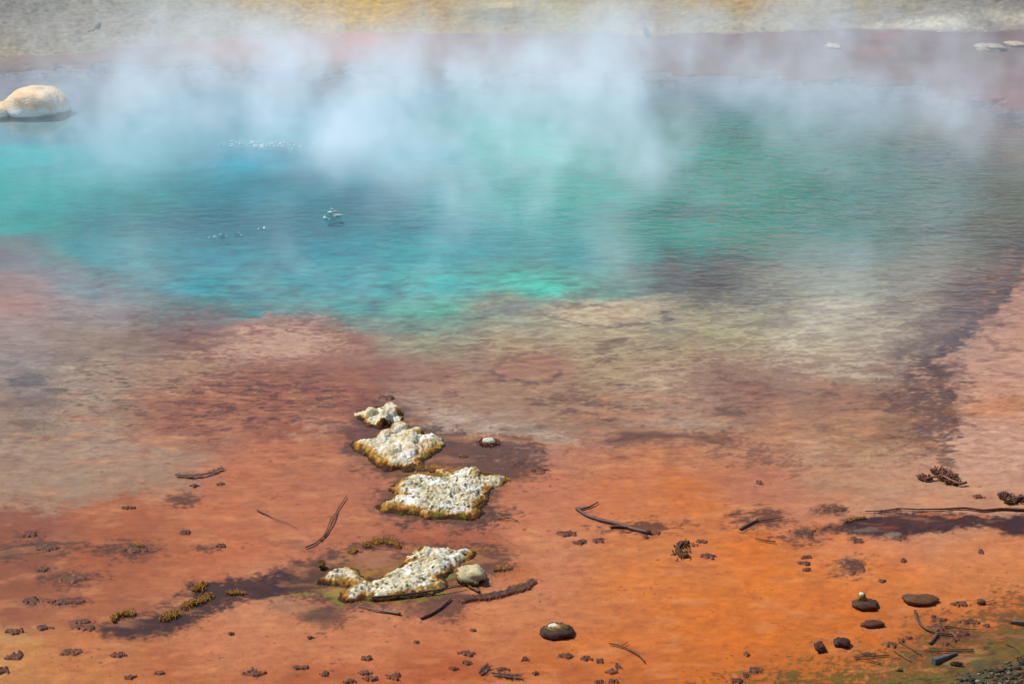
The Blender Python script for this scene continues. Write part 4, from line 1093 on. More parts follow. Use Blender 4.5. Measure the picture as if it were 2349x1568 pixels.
def tuft_row(pts, wpx, n, label, seed, hgt=.02):
    """a ridge of golden algae bristles"""
    rnd = random.Random(seed)
    mb = MB()
    Q = [Vector((*map(float, at(a, b)), 0)) for a, b in pts]
    s, sd = mpp(*pts[0])
    ragged_line(mb, pts, wpx * .8, seed, .0012, alb((112, 76, 38)), alb((62, 42, 28)))
    n = int(n * 1.3)
    P = []
    L = [(b - a).length for a, b in zip(Q[:-1], Q[1:])]
    for _ in range(n):
        i = rnd.choices(range(len(L)), weights=L)[0]
        p = Q[i].lerp(Q[i + 1], rnd.random())
        P.append((p.x + rnd.gauss(0, wpx * s * .4), p.y + rnd.gauss(0, wpx * s * .55)))
    blades(mb, P, hgt * .62, .0034, alb((112, 72, 34)), alb((255, 186, 84)), rnd, .5, 0)
    return tag(mb.build('algae_ridge', 'algae', smooth=False), label, 'algae ridge', 'golden bristling algae ridges')


tuft_row([(838, 1250), (856, 1243), (880, 1240), (905, 1243), (914, 1252)], 15, 420, 'golden bristling ridge arching behind the long island pool', 501)
tuft_row([(805, 1263), (815, 1260)], 12, 90, 'short gold ridge where the arch fades out', 502)
tuft_row([(262, 1422), (264, 1412), (285, 1406), (306, 1406)], 11, 230, 'gold hook shaped ridge on the tip of the dark spur', 503, .028)
tuft_row([(376, 1418), (392, 1412), (408, 1406)], 15, 260, 'thick gold ridge at the lower bend of the dark spur', 504, .026)
tuft_row([(420, 1392), (446, 1382), (466, 1374), (482, 1366)], 14, 320, 'long gold ridge along the middle of the dark spur', 505, .024)
tuft_row([(448, 1350), (466, 1342)], 16, 200, 'gold ridge on the upper corner of the dark spur', 506, .026)
tuft_row([(520, 1358), (560, 1359)], 7, 110, 'thin gold ridge on the broad end of the dark spur', 507)
tuft_row([(300, 1249), (330, 1252)], 9, 60, 'small ochre ridge on the broad dark clump', 508, .014)
tuft_row([(1135, 1306), (1165, 1300)], 10, 90, 'brown gold ridge past the cream stone', 509, .016)
tuft_row([(1168, 1346), (1200, 1340)], 9, 80, 'gold crumbs along the curved dark bank', 510, .014)
tuft_row([(1940, 1196), (1962, 1188), (1985, 1186)], 8, 120, 'gold flecked ridge at the thin end of the dark seam', 511, .016)


# ------------------------------------------------------------------ wood
WD, WD2, GREY = alb((92, 58, 42)), alb((98, 62, 44)), alb((96, 84, 74))


def stick(pts, w0, w1, label, seed, col=None, name='stick', cat='stick', z=None, tip=None, twigs=(), group=None, lift=0.0):
    """pts in image pixels; w0, w1: thickness at both ends in image pixels"""
    s, _ = mpp(*pts[len(pts) // 2])
    col = WD if col is None else col
    mb = MB()
    k = len(pts)
    rad = [(w0 + (w1 - w0) * i / (k - 1)) * s / 2 * .8 for i in range(k)]
    zz_ = [(0.006 - r * .35 + lift) if z is None else z for r in rad]
    tube(mb, [(*map(float, at(a, b)), c) for (a, b), c in zip(pts, zz_)], rad, col, 8, .16, seed, tip)
    for j, (tp, a, b) in enumerate(twigs):
        kk = len(tp)
        tube(mb, [(*map(float, at(p, q)), .004) for p, q in tp], [(a + (b - a) * i / (kk - 1)) * s / 2 for i in range(kk)], col, 6, .2, seed + j + 1)
    return tag(mb.build(name, 'wood'), label, cat, group)


stick(zq([(850, 605), (1050, 590), (1280, 562), (1500, 530), (1650, 500)], 640, 1240, 3.67), 7, 3, 'straight dark stick lying along the front of the long island', 601, alb((52, 38, 26)), lift=.016)
stick(zq([(720, 660), (800, 675), (900, 697), (1000, 712), (1095, 727)], 640, 1240, 3.67), 2, 9, 'grey sliver of driftwood in front of the long island', 602, alb((128, 98, 82)))
stick(zq([(1530, 590), (1490, 630), (1430, 680), (1350, 730), (1270, 762)], 640, 1240, 3.67), 6, 10, 'curved brown branch in front of the long island tip', 603, alb((126, 78, 58)))
stick(zq([(1680, 490), (1730, 515), (1780, 540)], 640, 1240, 3.67), 7, 8, 'short dark peg under the cream stone', 604)
stick([(700, 1256), (724, 1246), (748, 1226), (768, 1190), (774, 1168), (795, 1138)], 4.5, 3, 'long crooked twig ending in a pale snapped tip', 605, alb((118, 74, 58)), twigs=[([(736, 1240), (750, 1215), (758, 1192), (770, 1176)], 3, 2)], name='crooked_twig', cat='twig')
stick([(590, 1170), (610, 1180), (632, 1190)], 5, 2, 'short thin twig with a hair like tail, behind the crooked twig', 606, alb((104, 60, 48)), name='twig', cat='twig', twigs=[([(632, 1190), (660, 1200), (682, 1212)], 1.5, 1)])
stick([(1322, 1166), (1345, 1182), (1380, 1193), (1420, 1202), (1460, 1215), (1492, 1221)], 9, 14, 'thick dark waterlogged log with a knobbly back', 607, alb((104, 66, 54)), name='sunken_log', cat='log', twigs=[([(1330, 1168), (1350, 1164), (1372, 1152)], 6, 3), ([(1400, 1208), (1420, 1207), (1440, 1210)], 7, 5)])
stick([(1397, 1476), (1415, 1479), (1440, 1488), (1465, 1502), (1479, 1518)], 4, 4, 'thin bent twig with a tiny side shoot in open orange water', 608, alb((84, 60, 32)), name='twig', cat='twig', twigs=[([(1424, 1482), (1434, 1477), (1440, 1472)], 2, 1.5)])
stick([(1698, 1213), (1712, 1205), (1726, 1198), (1738, 1190)], 9, 5, 'stubby forked snag below the hazy purple patch', 609, alb((112, 74, 56)), name='snag', cat='branch', twigs=[([(1730, 1195), (1760, 1192), (1800, 1186)], 4, 2)])
stick([(1732, 1235), (1755, 1240), (1779, 1243)], 3, 5, 'dark splinter below the forked snag', 610)
stick([(1150, 1178), (1162, 1186), (1176, 1190), (1188, 1195)], 2, 3, 'fine root like twig off the broad island corner', 611, name='twig', cat='twig')
stick([(1142, 1190), (1155, 1190), (1168, 1189)], 4, 2, 'short splinter beside the root like twig', 612)
stick([(905, 995), (950, 998), (992, 1000)], 2, 1.5, 'hair thin stem trailing from the pink island into tan shallows', 613, alb((110, 84, 78)), name='twig', cat='twig')
stick([(1170, 1072), (1195, 1060), (1212, 1048)], 2, 2, 'faint thin twig leaning in the purple halo', 614, name='twig', cat='twig')
stick([(2104, 1169), (2160, 1168), (2214, 1165), (2256, 1171), (2298, 1167), (2380, 1171)], 4, 9, 'very long thin dark branch lying along the top of the dark seam', 616, alb((84, 44, 40)), name='long_branch', cat='branch', twigs=[([(2104, 1169), (2060, 1166), (2030, 1172)], 3, 2), ([(1984, 1173), (2020, 1172), (2066, 1168)], 2, 3)])
SG = 'sticks stranded along the olive shore'
stick(zq([(1150, 240), (1160, 300), (1190, 370), (1270, 445), (1390, 480), (1560, 500)], 1900, 1380, 4.698), 9, 5, 'sickle curved stick standing out highest from the olive shore', 620, alb((100, 66, 40)), group=SG)
stick(zq([(1470, 405), (1640, 435), (1750, 447), (1850, 450)], 1900, 1380, 4.698), 5, 2, 'dark stick tapering toward the plump clump side of the shore', 621, group=SG)
stick(zq([(960, 570), (1100, 650), (1220, 725)], 1900, 1380, 4.698), 3, 3, 'thin slanting stick trailing from the dark clump', 622, alb((92, 62, 34)), group=SG)
stick(zq([(890, 660), (1000, 730), (1100, 790)], 1900, 1380, 4.698), 3, 3, 'thin golden stick slanting into the olive weed', 623, alb((150, 98, 48)), group=SG)
stick(zq([(1240, 680), (1500, 683), (1790, 683)], 1900, 1380, 4.698), 4, 5, 'lower of two parallel rods above the grey board', 624, alb((96, 64, 34)), group=SG)
stick(zq([(1300, 655), (1550, 662), (1790, 664)], 1900, 1380, 4.698), 3, 4, 'upper of two parallel rods above the grey board', 625, alb((128, 88, 48)), group=SG)
stick(zq([(470, 750), (650, 742), (860, 728)], 1900, 1380, 4.698), 4, 3, 'straight rod at the head of the olive shore', 626, alb((110, 74, 40)), group=SG)
stick(zq([(480, 757), (650, 785), (770, 820)], 1900, 1380, 4.698), 3, 4, 'rod splaying down from the straight rod', 627, alb((92, 60, 32)), group=SG)
stick(zq([(1390, 490), (1355, 540), (1310, 592)], 1900, 1380, 4.698), 10, 10, 'stubby brown chip of wood under the sickle stick', 628, alb((132, 84, 46)), group=SG)
stick(zq([(2160, 610), (2240, 645), (2285, 690), (2300, 735)], 1900, 1380, 4.698), 5, 2, 'dark bowed stick in the olive weed by the gravel', 629, alb((66, 54, 34)), group=SG)
stick(zq([(2120, 340), (2180, 355), (2230, 362)], 1900, 1380, 4.698), 2, 4, 'little stick pointing at the grey stub', 630, group=SG)
stick(zq([(1380, 690), (1420, 705), (1450, 725)], 1900, 1380, 4.698), 3, 2, 'short splinter between the rods and the board', 631, group=SG)
stick(zq([(1500, 580), (1540, 610), (1580, 640)], 1900, 1380, 4.698), 2, 2, 'hair thin stem over the twin rods', 632, group=SG)
stick([(1630, 1543), (1650, 1545), (1660, 1553)], 2, 2, 'wispy stem at the tip of the olive shore', 633, group=SG)
stick([(1600, 1592), (1625, 1580), (1650, 1570)], 4, 2, 'dark rod low at the tip of the olive shore', 634, group=SG)
stick([(2240, 1385), (2262, 1382), (2282, 1375)], 1.5, 2, 'fine pale twig with a forked end in the orange', 635, name='twig', cat='twig', twigs=[([(2278, 1377), (2290, 1384)], 1.5, 1)])


def board(a, b, w0, w1, th, col, label):
    """a weathered split board with a tapered end"""
    A, B = Vector((*map(float, at(*a)), 0)), Vector((*map(float, at(*b)), 0))
    s, _ = mpp(*a)
    d = (B - A).normalized(); n = Vector((-d.y, d.x, 0))
    mb = MB(); Vv, Ff, Cc = [], [], []
    K = 14
    rnd = random.Random(3)
    for i in range(K + 1):
        t = i / K
        w = (w0 + (w1 - w0) * t) * s / 2 * rnd.uniform(.88, 1.08)
        p = A.lerp(B, t); p.z = .012 - .012 * t
        for k, (o, zz_) in enumerate(((-1, 0), (-.85, 1), (-.2, 1.15), (.4, .95), (.9, 1), (1, 0))):
            q_ = p + n * w * o; q_.z += th * zz_ * (1 - .5 * t) - .02 * (zz_ == 0)
            Vv.append(tuple(q_)); Cc.append(np.asarray(col) * rnd.uniform(.7, 1.25))
    for i in range(K):
        for k in range(5):
            Ff.append((i * 6 + k, (i + 1) * 6 + k, (i + 1) * 6 + k + 1, i * 6 + k + 1))
    Ff.append((0, 1, 2, 3, 4, 5)); Ff.append(tuple(K * 6 + k for k in (5, 4, 3, 2, 1, 0)))
    mb.add(Vv, Ff, np.array(Cc))
    return tag(mb.build('driftwood_board', 'wood', smooth=False), label, 'driftwood', SG)


board(zq([(1350, 815)], 1900, 1380, 4.698)[0], zq([(1610, 708)], 1900, 1380, 4.698)[0], 13, 4, .022, alb((104, 104, 110)), 'slate grey split board resting on the olive weed')
board(zq([(2440, 400)], 1900, 1380, 4.698)[0], zq([(2205, 360)], 1900, 1380, 4.698)[0], 10, 7, .018, alb((84, 76, 68)), 'dark grey stub of board at the picture edge')


# ------------------------------------------------------------------ cones, sprigs, feathery twigs
def cone(px, py, L, wd, ang, label, seed, c1, c2):
    s, _ = mpp(px, py)
    x, y = map(float, at(px, py))
    mb = MB()
    d = Vector((math.cos(ang), math.sin(ang), .15)).normalized(); a = d.cross(Vector((0, 0, 1))).normalized(); b = a.cross(d)
    base = Vector((x, y, wd * s * .45)) - d * L * s / 2
    tube(mb, [base + d * (L * s * t) for t in (0.05, .3, .6, .95)], [wd * s * .22, wd * s * .34, wd * s * .3, wd * s * .08], c2, 8, .1, seed)
    rnd = random.Random(seed)
    for k in range(70):
        t = (k + .5) / 70
        r = wd * s * .5 * math.sin(math.pi * (0.12 + .83 * t)) ** .7
        an = k * 2.39996
        rad = a * math.cos(an) + b * math.sin(an); tan = d.cross(rad)
        p0 = base + d * (L * s * t)
        o = p0 + rad * r + d * (.10 * L * s)
        w = .13 * wd * s
        q = [p0 + rad * r * .4 - tan * w, p0 + rad * r * .4 + tan * w, o + tan * w * .8, o + rad * .06 * wd * s, o - tan * w * .8, p0 + rad * r * .7 - d * .03 * L * s]
        mb.add([tuple(v) for v in q], [(0, 1, 2, 3, 4), (0, 4, 3, 5), (1, 5, 3, 2), (0, 5, 1)], np.array([c2, c2, c1, np.asarray(c1) * 1.3, c1, c2]))
    return tag(mb.build('pine_cone', 'wood', smooth=False), label, 'pine cone')


cone(737, 1300, 20, 18, 1.5, 'small gold tipped pine cone standing in the wash behind the long island', 701, alb((176, 130, 56)), alb((56, 40, 22)))
cone(2193, 1526, 28, 13, -.3, 'dark closed pine cone on the olive weed beside the grey board', 702, alb((92, 60, 34)), alb((40, 28, 18)))


def sprig(pts, w, nl, n, label, seed, col, name='needle_sprig', cat='sprig', lift=.008):
    """a stem clothed in needles"""
    s, sd = mpp(*pts[0])
    mb = MB(); rnd = random.Random(seed)
    Q = [Vector((*map(float, at(a, b)), lift)) for a, b in pts]
    tube(mb, Q, [w * s / 2] * (len(Q) - 1) + [w * s / 4], col, 6, .15, seed)
    L = [(b - a).length for a, b in zip(Q[:-1], Q[1:])]
    for k in range(n):
        i = rnd.choices(range(len(L)), weights=L)[0]
        d = (Q[i + 1] - Q[i]).normalized()
        p = Q[i].lerp(Q[i + 1], rnd.random())
        sgn = rnd.choice((-1, 1)); an = sgn * rnd.uniform(.4, 1.1)
        v = Vector((d.x * math.cos(an) - d.y * math.sin(an), d.x * math.sin(an) + d.y * math.cos(an), rnd.uniform(-.1, .35)))
        tube(mb, [p, p + v * nl * s * rnd.uniform(.6, 1.1)], [.0022, .0010], np.asarray(col) * rnd.uniform(.7, 1.5), 3, 0, seed + k)
    return tag(mb.build(name, 'wood', smooth=False), label, cat)


ND = alb((78, 44, 32))
sprig([(1100, 1545), (1110, 1538), (1120, 1530)], 5, 14, 60, 'upright fan of brown needles', 711, ND)
sprig([(1128, 1545), (1150, 1548), (1180, 1552), (1196, 1553)], 4, 14, 80, 'lying comb of brown needles beside the upright fan', 712, ND)
sprig([(402, 1090), (420, 1092), (450, 1093), (480, 1088), (505, 1078), (512, 1074)], 4, 13, 150, 'feathery purple twig under tan shallows', 713, alb((100, 68, 62)), 'feathery_twig', 'twig')


def mossy_branch(pts, tufts, label, seed, col, col2):
    s, sd = mpp(*pts[0])
    x, y = map(float, at(*pts[0]))
    t = thing('mossy_branch', (x, y, 0), label, 'branch')
    mb = MB()
    Q = [(*map(float, at(a, b)), .02) for a, b in pts]
    tube(mb, Q, [5 * s / 2] * (len(Q) - 1) + [7 * s / 2], col, 8, .2, seed); mb.build('stem', 'wood', t)
    rnd = random.Random(seed); mb = MB()
    for (px, py, w, h) in tufts:
        cx, cy = map(float, at(px, py)); rx, ry = w * s / 2, h * sd / 2
        dome(mb, cx, cy, rx * .85, ry * .85, .036, col, col2, seed + int(px), 0, 7, 22, .45, -.03, .5)
        P = []
        for _ in range(70):
            r, a = math.sqrt(rnd.random()), rnd.uniform(0, 6.28)
            P.append((cx + rx * r * math.cos(a), cy + ry * r * math.sin(a)))
        blades(mb, P, .024, .007, col2, col, rnd, .8, 0)
    mb.build('algae_coat', 'algae', t, smooth=False)
    return t


mossy_branch([(2125, 1102), (2160, 1095), (2185, 1108), (2200, 1114), (2216, 1111)], [(2122, 1096, 34, 14), (2158, 1082, 50, 20), (2172, 1098, 40, 14), (2186, 1094, 26, 12), (2186, 1106, 36, 10)], 'rusty branch thick with algae and ending in a bare knob', 721, alb((150, 94, 72)), alb((104, 66, 54)))
mossy_branch([(2310, 1152), (2330, 1146), (2365, 1144)], [(2305, 1138, 34, 16), (2318, 1150, 30, 10), (2345, 1146, 40, 14)], 'purple brown algae covered branch cut by the picture edge', 722, alb((126, 82, 70)), alb((92, 60, 52)))

# hook shaped algae growth
mb = MB(); rnd = random.Random(77)
HK = zq([(1830, 690), (1740, 710), (1680, 745), (1655, 800), (1680, 850), (1740, 885), (1800, 890)], 1300, 1150, 5.807)
tube(mb, [(*map(float, at(a, b)), .002) for a, b in HK], [.010, .016, .020, .018, .014, .012, .007], alb((96, 56, 34)), 8, .3, 77)
P = []
for a, b in HK[1:-1]:
    for _ in range(22):
        x, y = map(float, at(a + rnd.gauss(8, 10), b + rnd.gauss(0, 5))); P.append((x, y))
blades(mb, P, .02, .006, alb((70, 42, 28)), alb((150, 100, 54)), rnd, .7)
tag(mb.build('algae_hook', 'algae', smooth=False), 'hook shaped brown algae growth open to one side in the bright orange', 'algae clump')

# curved algae bank past the cream stone
tuft = MB(); rnd = random.Random(88)
BK = [(1064, 1374), (1090, 1369), (1120, 1367), (1150, 1360), (1180, 1352), (1205, 1344), (1221, 1332)]
P = ragged_line(tuft, BK, 22, 88, .006, alb((112, 72, 54)), alb((70, 44, 36)))
tag(tuft.build('algae_bank', 'algae', smooth=False), 'curved brown algae bank around the cream stone', 'algae clump')

# orange bridge: gold algae mat between the two islands
tuft_row([(955, 1072), (980, 1074), (1006, 1080)], 20, 260, 'orange gold bridge of algae linking the pink and the broad island', 512, .014)


# ------------------------------------------------------------------ gravel on the near shore
def gravel():
    rnd = random.Random(31)
    mb = MB()
    pal = [(96, 84, 62), (130, 108, 76), (60, 58, 50), (160, 148, 126), (120, 84, 46), (44, 42, 38), (140, 90, 44), (80, 74, 56), (84, 92, 88), (52, 46, 36), (70, 60, 40)]
    n = 0
    me_v = V.reshape(ny, nx, 3)
    ys, ths = me_v[:, nx // 2, 1], None
    TH = me_v[ny // 2, :, 0] / max(me_v[ny // 2, 0, 1], 5)
    while n < 2600:
        px, py = rnd.uniform(2090, 2560), rnd.uniform(1470, 1720)
        edge = 1590 - (px - 2090) * .34
        p = (py - edge) / 26
        if rnd.random() > min(1, max(0.0, p)):
            continue
        x, y = map(float, at(px, py))
        iy = int(np.clip(np.searchsorted(ys, y), 1, ny - 1)); ix = int(np.clip(np.searchsorted(TH, x / max(y, 5)), 1, nx - 1))
        zg = float(me_v[iy, ix, 2])
        r = rnd.choice((.006, .008, .010, .012, .016)) * rnd.uniform(.7, 1.3)
        c = alb(rnd.choice(pal)) * rnd.uniform(.7, 1.2)
        a = rnd.uniform(0, 6.28); fx, fy, fz = r * rnd.uniform(.8, 1.5), r * rnd.uniform(.7, 1.1), r * rnd.uniform(.5, .8)
        VV = []
        for (ph, k) in ((0.5, 6), (1.3, 6), (2.2, 6)):
            for j in range(k):
                t = a + j * 6.283 / k + ph
                u = rnd.uniform(.82, 1.15)
                VV.append((x + fx * math.sin(ph) * math.cos(t) * u, y + fy * math.sin(ph) * math.sin(t) * u, zg + fz * .5 + fz * math.cos(ph)))
        F = [tuple(range(6))]
        for q_ in (0, 6):
            F += [(q_ + j, q_ + 6 + j, q_ + 6 + (j + 1) % 6, q_ + (j + 1) % 6) for j in range(6)]
        mb.add(VV, F, c); n += 1
    o = mb.build('gravel', 'stone')
    o['kind'] = 'stuff'
    o['label'] = 'mixed dark and pale gravel on the near shore corner'


gravel()


# ------------------------------------------------------------------ boiling spots
def bubble(px, py, w, hh, label, seed, dots):
    s, sd = mpp(px, py)
    x, y = map(float, at(px, py))
    t = thing('water_bubble', (x, y, 0), label, 'bubble', 'boiling bubbles in the blue water')
    mb = MB()
    seg, rg = 22, 8
    VV, F = [], []
    r = w * s / 2
    for i in range(rg + 1):
        ph = math.pi / 2 * i / rg
        for j in range(seg):
            a = 2 * math.pi * j / seg
            VV.append((x + r * math.sin(ph) * math.cos(a), y + r * math.sin(ph) * math.sin(a), hh * math.cos(ph) - .004))
    for i in range(rg):
        for j in range(seg):
            F.append((i * seg + j, (i + 1) * seg + j, (i + 1) * seg + (j + 1) % seg, i * seg + (j + 1) % seg))
    mb.add(VV, F, alb((30, 140, 156)))
    mb.build('bubble_skin', 'bubble', t)
    rnd = random.Random(seed); mb = MB()
    for k in range(dots):
        a = rnd.uniform(0, 6.28); q_ = math.sqrt(rnd.random()) * 1.1; ph = min(q_, 1.0) * 1.5
        c = (x + r * q_ * math.cos(a), y + r * q_ * math.sin(a), max(0, hh * math.cos(ph)) + .002)
        e = rnd.random() ** 2
        boulder(mb, c, (r * (.06 + .30 * e), r * (.05 + .14 * e), .006 + .008 * e), albw((255, 255, 255)), albw((170, 226, 236)), seed * 31 + k, 10, 7, .6)
    mb.build('foam', 'foam', t)


m_, nt_, b_, o_ = nodes_of('bubble_film')
b_.inputs['Base Color'].default_value = (*alb((60, 170, 184)), 1); b_.inputs['Roughness'].default_value = .05; b_.inputs['Alpha'].default_value = .22
n_ = nt_.nodes.new('ShaderNodeTexNoise'); n_.inputs['Scale'].default_value = 14
bm_ = nt_.nodes.new('ShaderNodeBump'); bm_.inputs['Distance'].default_value = .02
nt_.links.new(n_.outputs[0], bm_.inputs['Height']); nt_.links.new(bm_.outputs[0], b_.inputs['Normal'])
M['bubble'] = m_
bubble(762, 499, 34, .11, 'biggest boiling bubble, a glassy white flecked dome', 1, 26)
bubble(511, 544, 15, .05, 'small bubble with a bright rim beside a foam dash', 2, 7)
bubble(488, 546, 16, .02, 'low dash of foam and bubble in the dark blue', 3, 8)
bubble(546, 540, 18, .03, 'small flecked bubble past the bright rimmed one', 4, 6)
bubble(600, 525, 16, .02, 'faint bubble at the end of the boiling row', 5, 4)
def foam_patch(px, py, w, h, n, label, seed):
    rnd = random.Random(seed); mb = MB(); s, sd = mpp(px, py)
    for k in range(n):
        a, b = rnd.gauss(0, .4), rnd.gauss(0, .4)
        x, y = map(float, at(px + a * w / 2, py + b * h / 2))
        boulder(mb, (x, y, .003), (s * rnd.uniform(1.2, 4), s * rnd.uniform(1, 2), .012), albw((255, 255, 255)), albw((226, 244, 250)), seed + k, 8, 6, .3)
    tag(mb.build('foam', 'foam'), label, 'foam', None, 'stuff')
foam_patch(600, 332, 210, 26, 70, 'drifting foam flecks in the pale blue steam', 900)
foam_patch(2335, 172, 40, 8, 14, 'white foam streak on the far rosy flat', 940)


# ------------------------------------------------------------------ steam
def steam():
    PUFF = STEAM
    v = bpy.data.volumes.new('steam'); o = bpy.data.objects.new('steam', v); COL.objects.link(o)
    o['kind'] = 'stuff'; o['label'] = 'white steam drifting off the hot blue pool'
    m = bpy.data.materials.new('steam_vapour'); m.use_nodes = True; nt = m.node_tree
    for n in list(nt.nodes):
        if n.type != 'OUTPUT_MATERIAL': nt.nodes.remove(n)
    pv = nt.nodes.new('ShaderNodeVolumePrincipled')
    pv.inputs['Color'].default_value = (0.90, 0.96, 1.0, 1)
    pv.inputs['Density'].default_value = STEAM_D
    pv.inputs['Anisotropy'].default_value = 0.1
    nt.links.new(pv.outputs[0], nt.nodes['Material Output'].inputs['Volume'])
    v.materials.append(m)
    ng = bpy.data.node_groups.new('steam_density', 'GeometryNodeTree')
    ng.interface.new_socket('Geometry', in_out='INPUT', socket_type='NodeSocketGeometry')
    ng.interface.new_socket('Geometry', in_out='OUTPUT', socket_type='NodeSocketGeometry')
    N, Lk = ng.nodes.new, ng.links.new
    out = N('NodeGroupOutput')
    pos = N('GeometryNodeInputPosition')
    def math_(op, a, b=None, clamp=False):
        n = N('ShaderNodeMath'); n.operation = op; n.use_clamp = clamp
        for i, q_ in enumerate((a, b)):
            if q_ is None: continue
            if isinstance(q_, (int, float)): n.inputs[i].default_value = q_
            else: Lk(q_, n.inputs[i])
        return n.outputs[0]
    def vec(op, a, b):
        n = N('ShaderNodeVectorMath'); n.operation = op
        for i, q_ in enumerate((a, b)):
            if isinstance(q_, tuple): n.inputs[i].default_value = q_
            else: Lk(q_, n.inputs[i])
        return n
    # billowing: the place is displaced by slow noise before the puffs are read
    nw = N('ShaderNodeTexNoise'); nw.inputs['Scale'].default_value = .55; nw.inputs['Detail'].default_value = 4
    Lk(pos.outputs[0], nw.inputs['Vector'])
    off = vec('SUBTRACT', nw.outputs['Color'], (.5, .5, .5)); off = vec('MULTIPLY', off.outputs[0], (3.4, 3.4, 2.2))
    P = vec('ADD', pos.outputs[0], off.outputs[0]).outputs[0]
    tot = None
    for (px, py, zc_, rx, ry, rz, a) in PUFF:
        cx, cy = map(float, at(px, py, zc_))
        d = vec('SUBTRACT', P, (cx, cy, zc_)); d = vec('MULTIPLY', d.outputs[0], (1 / rx, 1 / ry, 1 / rz))
        r2 = vec('DOT_PRODUCT', d.outputs[0], d.outputs[0]).outputs['Value']
        k = math_('SUBTRACT', 1.0, r2, True)
        k = math_('MULTIPLY', math_('MULTIPLY', k, k), a)
        tot = k if tot is None else math_('ADD', tot, k)
    mp = vec('MULTIPLY', P, (1.45, .85, .85)).outputs[0]
    n1 = N('ShaderNodeTexNoise'); n1.inputs['Scale'].default_value = 1.0; n1.inputs['Detail'].default_value = 5; n1.inputs['Roughness'].default_value = .55; n1.inputs['Distortion'].default_value = .5
    Lk(mp, n1.inputs['Vector'])
    mr = N('ShaderNodeMapRange'); mr.interpolation_type = 'SMOOTHSTEP'
    mr.inputs[1].default_value = .40; mr.inputs[2].default_value = .64; mr.inputs[3].default_value = .14; mr.inputs[4].default_value = 2.3
    Lk(n1.outputs[0], mr.inputs[0])
    n2 = N('ShaderNodeTexNoise'); n2.inputs['Scale'].default_value = 2.6; n2.inputs['Detail'].default_value = 3; n2.inputs['Distortion'].default_value = 1.2
    Lk(vec('MULTIPLY', P, (1.0, .7, .6)).outputs[0], n2.inputs['Vector'])
    m2 = N('ShaderNodeMapRange'); m2.inputs[1].default_value = .34; m2.inputs[2].default_value = .66; m2.inputs[3].default_value = .35; m2.inputs[4].default_value = 1.6
    Lk(n2.outputs[0], m2.inputs[0])
    den = math_('MULTIPLY', math_('MULTIPLY', tot, mr.outputs[0]), m2.outputs[0])
    vc = N('GeometryNodeVolumeCube')
    vc.inputs['Min'].default_value = (-17, 8.5, .03); vc.inputs['Max'].default_value = (17, 44, 3.6)
    for k, r_ in zip('XYZ', (280, 270, 38)): vc.inputs['Resolution ' + k].default_value = r_
    Lk(den, vc.inputs['Density'])
    sm = N('GeometryNodeSetMaterial'); sm.inputs['Material'].default_value = m
    Lk(vc.outputs[0], sm.inputs[0]); Lk(sm.outputs[0], out.inputs[0])
    md = o.modifiers.new('steam', 'NODES'); md.node_group = ng


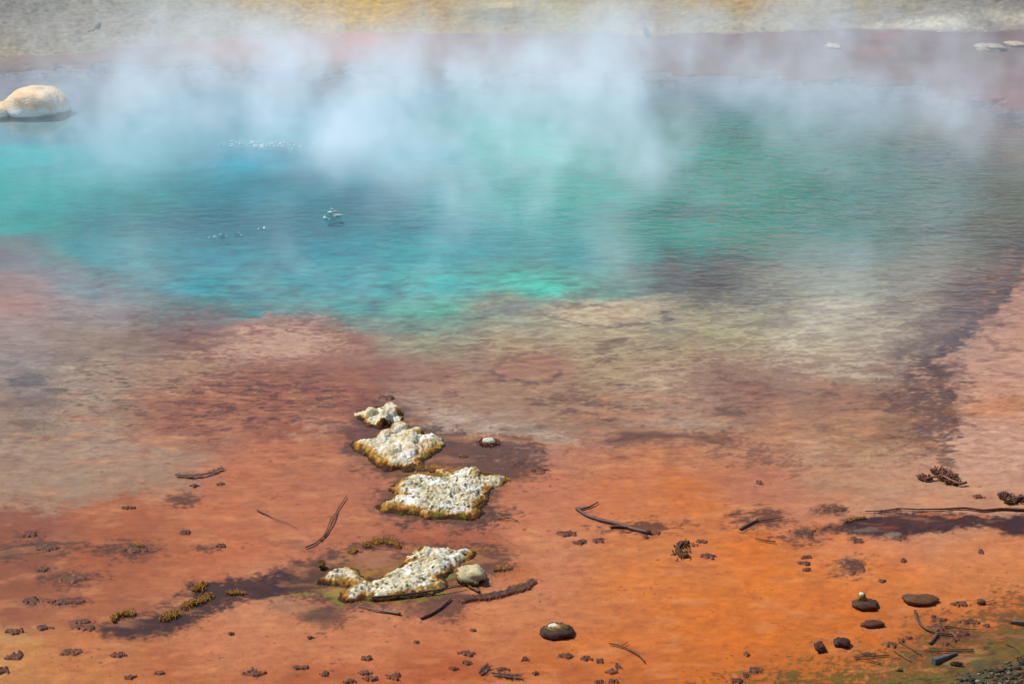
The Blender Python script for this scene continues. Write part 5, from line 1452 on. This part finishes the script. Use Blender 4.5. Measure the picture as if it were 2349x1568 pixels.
STEAM_D = 0.54
STEAM = [
    # px, py, height, rx, ry, rz (m), density
    (700, 240, .8, 3.2, 3.3, 1.2, .30), (1000, 290, .8, 2.8, 3.0, 1.2, .23), (1380, 240, 1.0, 1.9, 2.6, 1.6, .40), (1340, 120, 1.9, 1.4, 2.6, 1.6, .25),
    (1180, 200, .8, 2.6, 3.0, 1.0, .16), (620, 290, .7, 2.4, 1.4, .9, .24), (850, 350, .7, 2.0, 1.8, 1.0, .18), (1100, 350, .6, 2.6, 2.0, .9, .20),
    (480, 200, .9, 2.8, 3.0, 1.2, .19), (300, 110, 1.0, 3.4, 4.0, 1.2, .08), (520, 70, 1.3, 2.6, 4.0, 1.2, .12), (760, 110, 1.0, 2.4, 4.0, 1.2, .14), (1050, 120, .9, 3.0, 3.5, 1.0, .12),
    (150, 310, .7, 2.6, 1.9, 1.0, .12), (60, 390, .6, 1.8, 1.5, .8, .09), (250, 370, .6, 2.0, 1.3, .7, .09), (900, 460, .6, 1.5, 1.4, .9, .18), (1240, 460, .5, 1.9, 1.6, .8, .18),
    (700, 600, .5, 1.2, 1.0, .7, .15), (870, 570, .5, 1.0, 1.0, .8, .14), (1380, 600, .6, 1.1, 1.2, .8, .18), (1440, 400, .7, 1.3, 1.5, 1.0, .15),
    (60, 620, .6, 1.6, 1.4, .8, .09), (250, 640, .5, 1.3, 1.1, .7, .11), (480, 620, .4, 1.4, 1.0, .6, .09), (160, 740, .5, 1.2, 1.0, .7, .09), (330, 720, .4, 1.0, .8, .6, .09), (60, 860, .5, 1.1, .9, .6, .08),
    (1600, 300, .8, 1.8, 2.2, 1.0, .12), (1880, 240, .8, 1.8, 2.4, 1.0, .10), (2170, 180, .9, 2.2, 3.0, 1.2, .15), (2260, 320, .7, 1.9, 1.8, .9, .14), (1950, 330, .6, 1.8, 1.6, .8, .07),
    (1700, 60, 1.2, 3.0, 4.0, 1.0, .14), (1960, 90, 1.0, 2.6, 3.5, 1.0, .08), (1480, 150, 1.0, 2.0, 2.8, 1.2, .12), (1800, 620, .5, 1.2, 1.1, .7, .10), (1650, 140, .9, 2.2, 3.0, 1.0, .10),
    (1750, 170, .9, 3.0, 3.2, 1.0, .10), (2060, 130, 1.0, 2.8, 3.6, 1.1, .12), (2290, 240, .8, 2.0, 2.4, 1.0, .12), (1200, 90, 1.2, 3.0, 3.6, 1.2, .12), (2080, 420, .5, 2.2, 1.6, .7, .06), (1820, 480, .5, 1.8, 1.4, .7, .07),
    (1174, 180, .8, 14.0, 6.0, 1.3, .030), (1174, 120, .9, 16.0, 8.0, 1.3, .030), (700, 740, .4, 7.0, 2.0, .7, .026), (1850, 620, .4, 3.6, 2.6, .8, .06),
    (900, 660, .4, 1.4, .9, .6, .08), (1150, 620, .4, 1.5, 1.0, .6, .08), (200, 200, .9, 2.4, 2.6, 1.0, .12),
]
steam()

# ------------------------------------------------------------------ light, sky, camera
SUN_EL, to_sun = R(58), Vector((-0.72, 0.22, 0))
az = math.atan2(to_sun.x, to_sun.y)
w = bpy.data.worlds.new('World'); SC.world = w; w.use_nodes = True
wn = w.node_tree.nodes; bg = wn['Background']
sky = wn.new('ShaderNodeTexSky'); sky.sky_type = 'NISHITA'; sky.sun_disc = False
sky.sun_elevation = SUN_EL; sky.sun_rotation = az
sky.air_density = 1.2; sky.dust_density = 2.0; sky.altitude = 2000
w.node_tree.links.new(sky.outputs[0], bg.inputs['Color'])
bg.inputs['Strength'].default_value = 0.14
l = bpy.data.lights.new('sun', 'SUN'); l.energy = 4.8; l.angle = R(0.6); l.color = (1.0, .955, .89)
lo = bpy.data.objects.new('sun', l); COL.objects.link(lo)
d = Vector((math.sin(az) * math.cos(SUN_EL), math.cos(az) * math.cos(SUN_EL), math.sin(SUN_EL)))
lo.rotation_euler = (-d).to_track_quat('-Z', 'Y').to_euler()
lo.location = (0, 0, 20)

cam = bpy.data.cameras.new('camera'); co = bpy.data.objects.new('camera', cam); COL.objects.link(co)
co.location = (0, 0, CAM_H); co.rotation_euler = (math.pi / 2 - PITCH, 0, 0)
cam.lens = LENS; cam.sensor_width = 36; cam.clip_end = 3000; cam.clip_start = .05
SC.camera = co
SC.view_settings.view_transform = 'Standard'; SC.view_settings.look = 'None'
SC.view_settings.exposure = 0.32; SC.view_settings.gamma = 1
SC.cycles.use_denoising = True
SC.cycles.max_bounces = 6; SC.cycles.diffuse_bounces = 2; SC.cycles.glossy_bounces = 2; SC.cycles.transparent_max_bounces = 64
SC.cycles.volume_bounces = 5; SC.cycles.volume_step_rate = 2.0; SC.cycles.volume_max_steps = 256
for o in SC.objects:
    if '_o' in o: del o['_o']
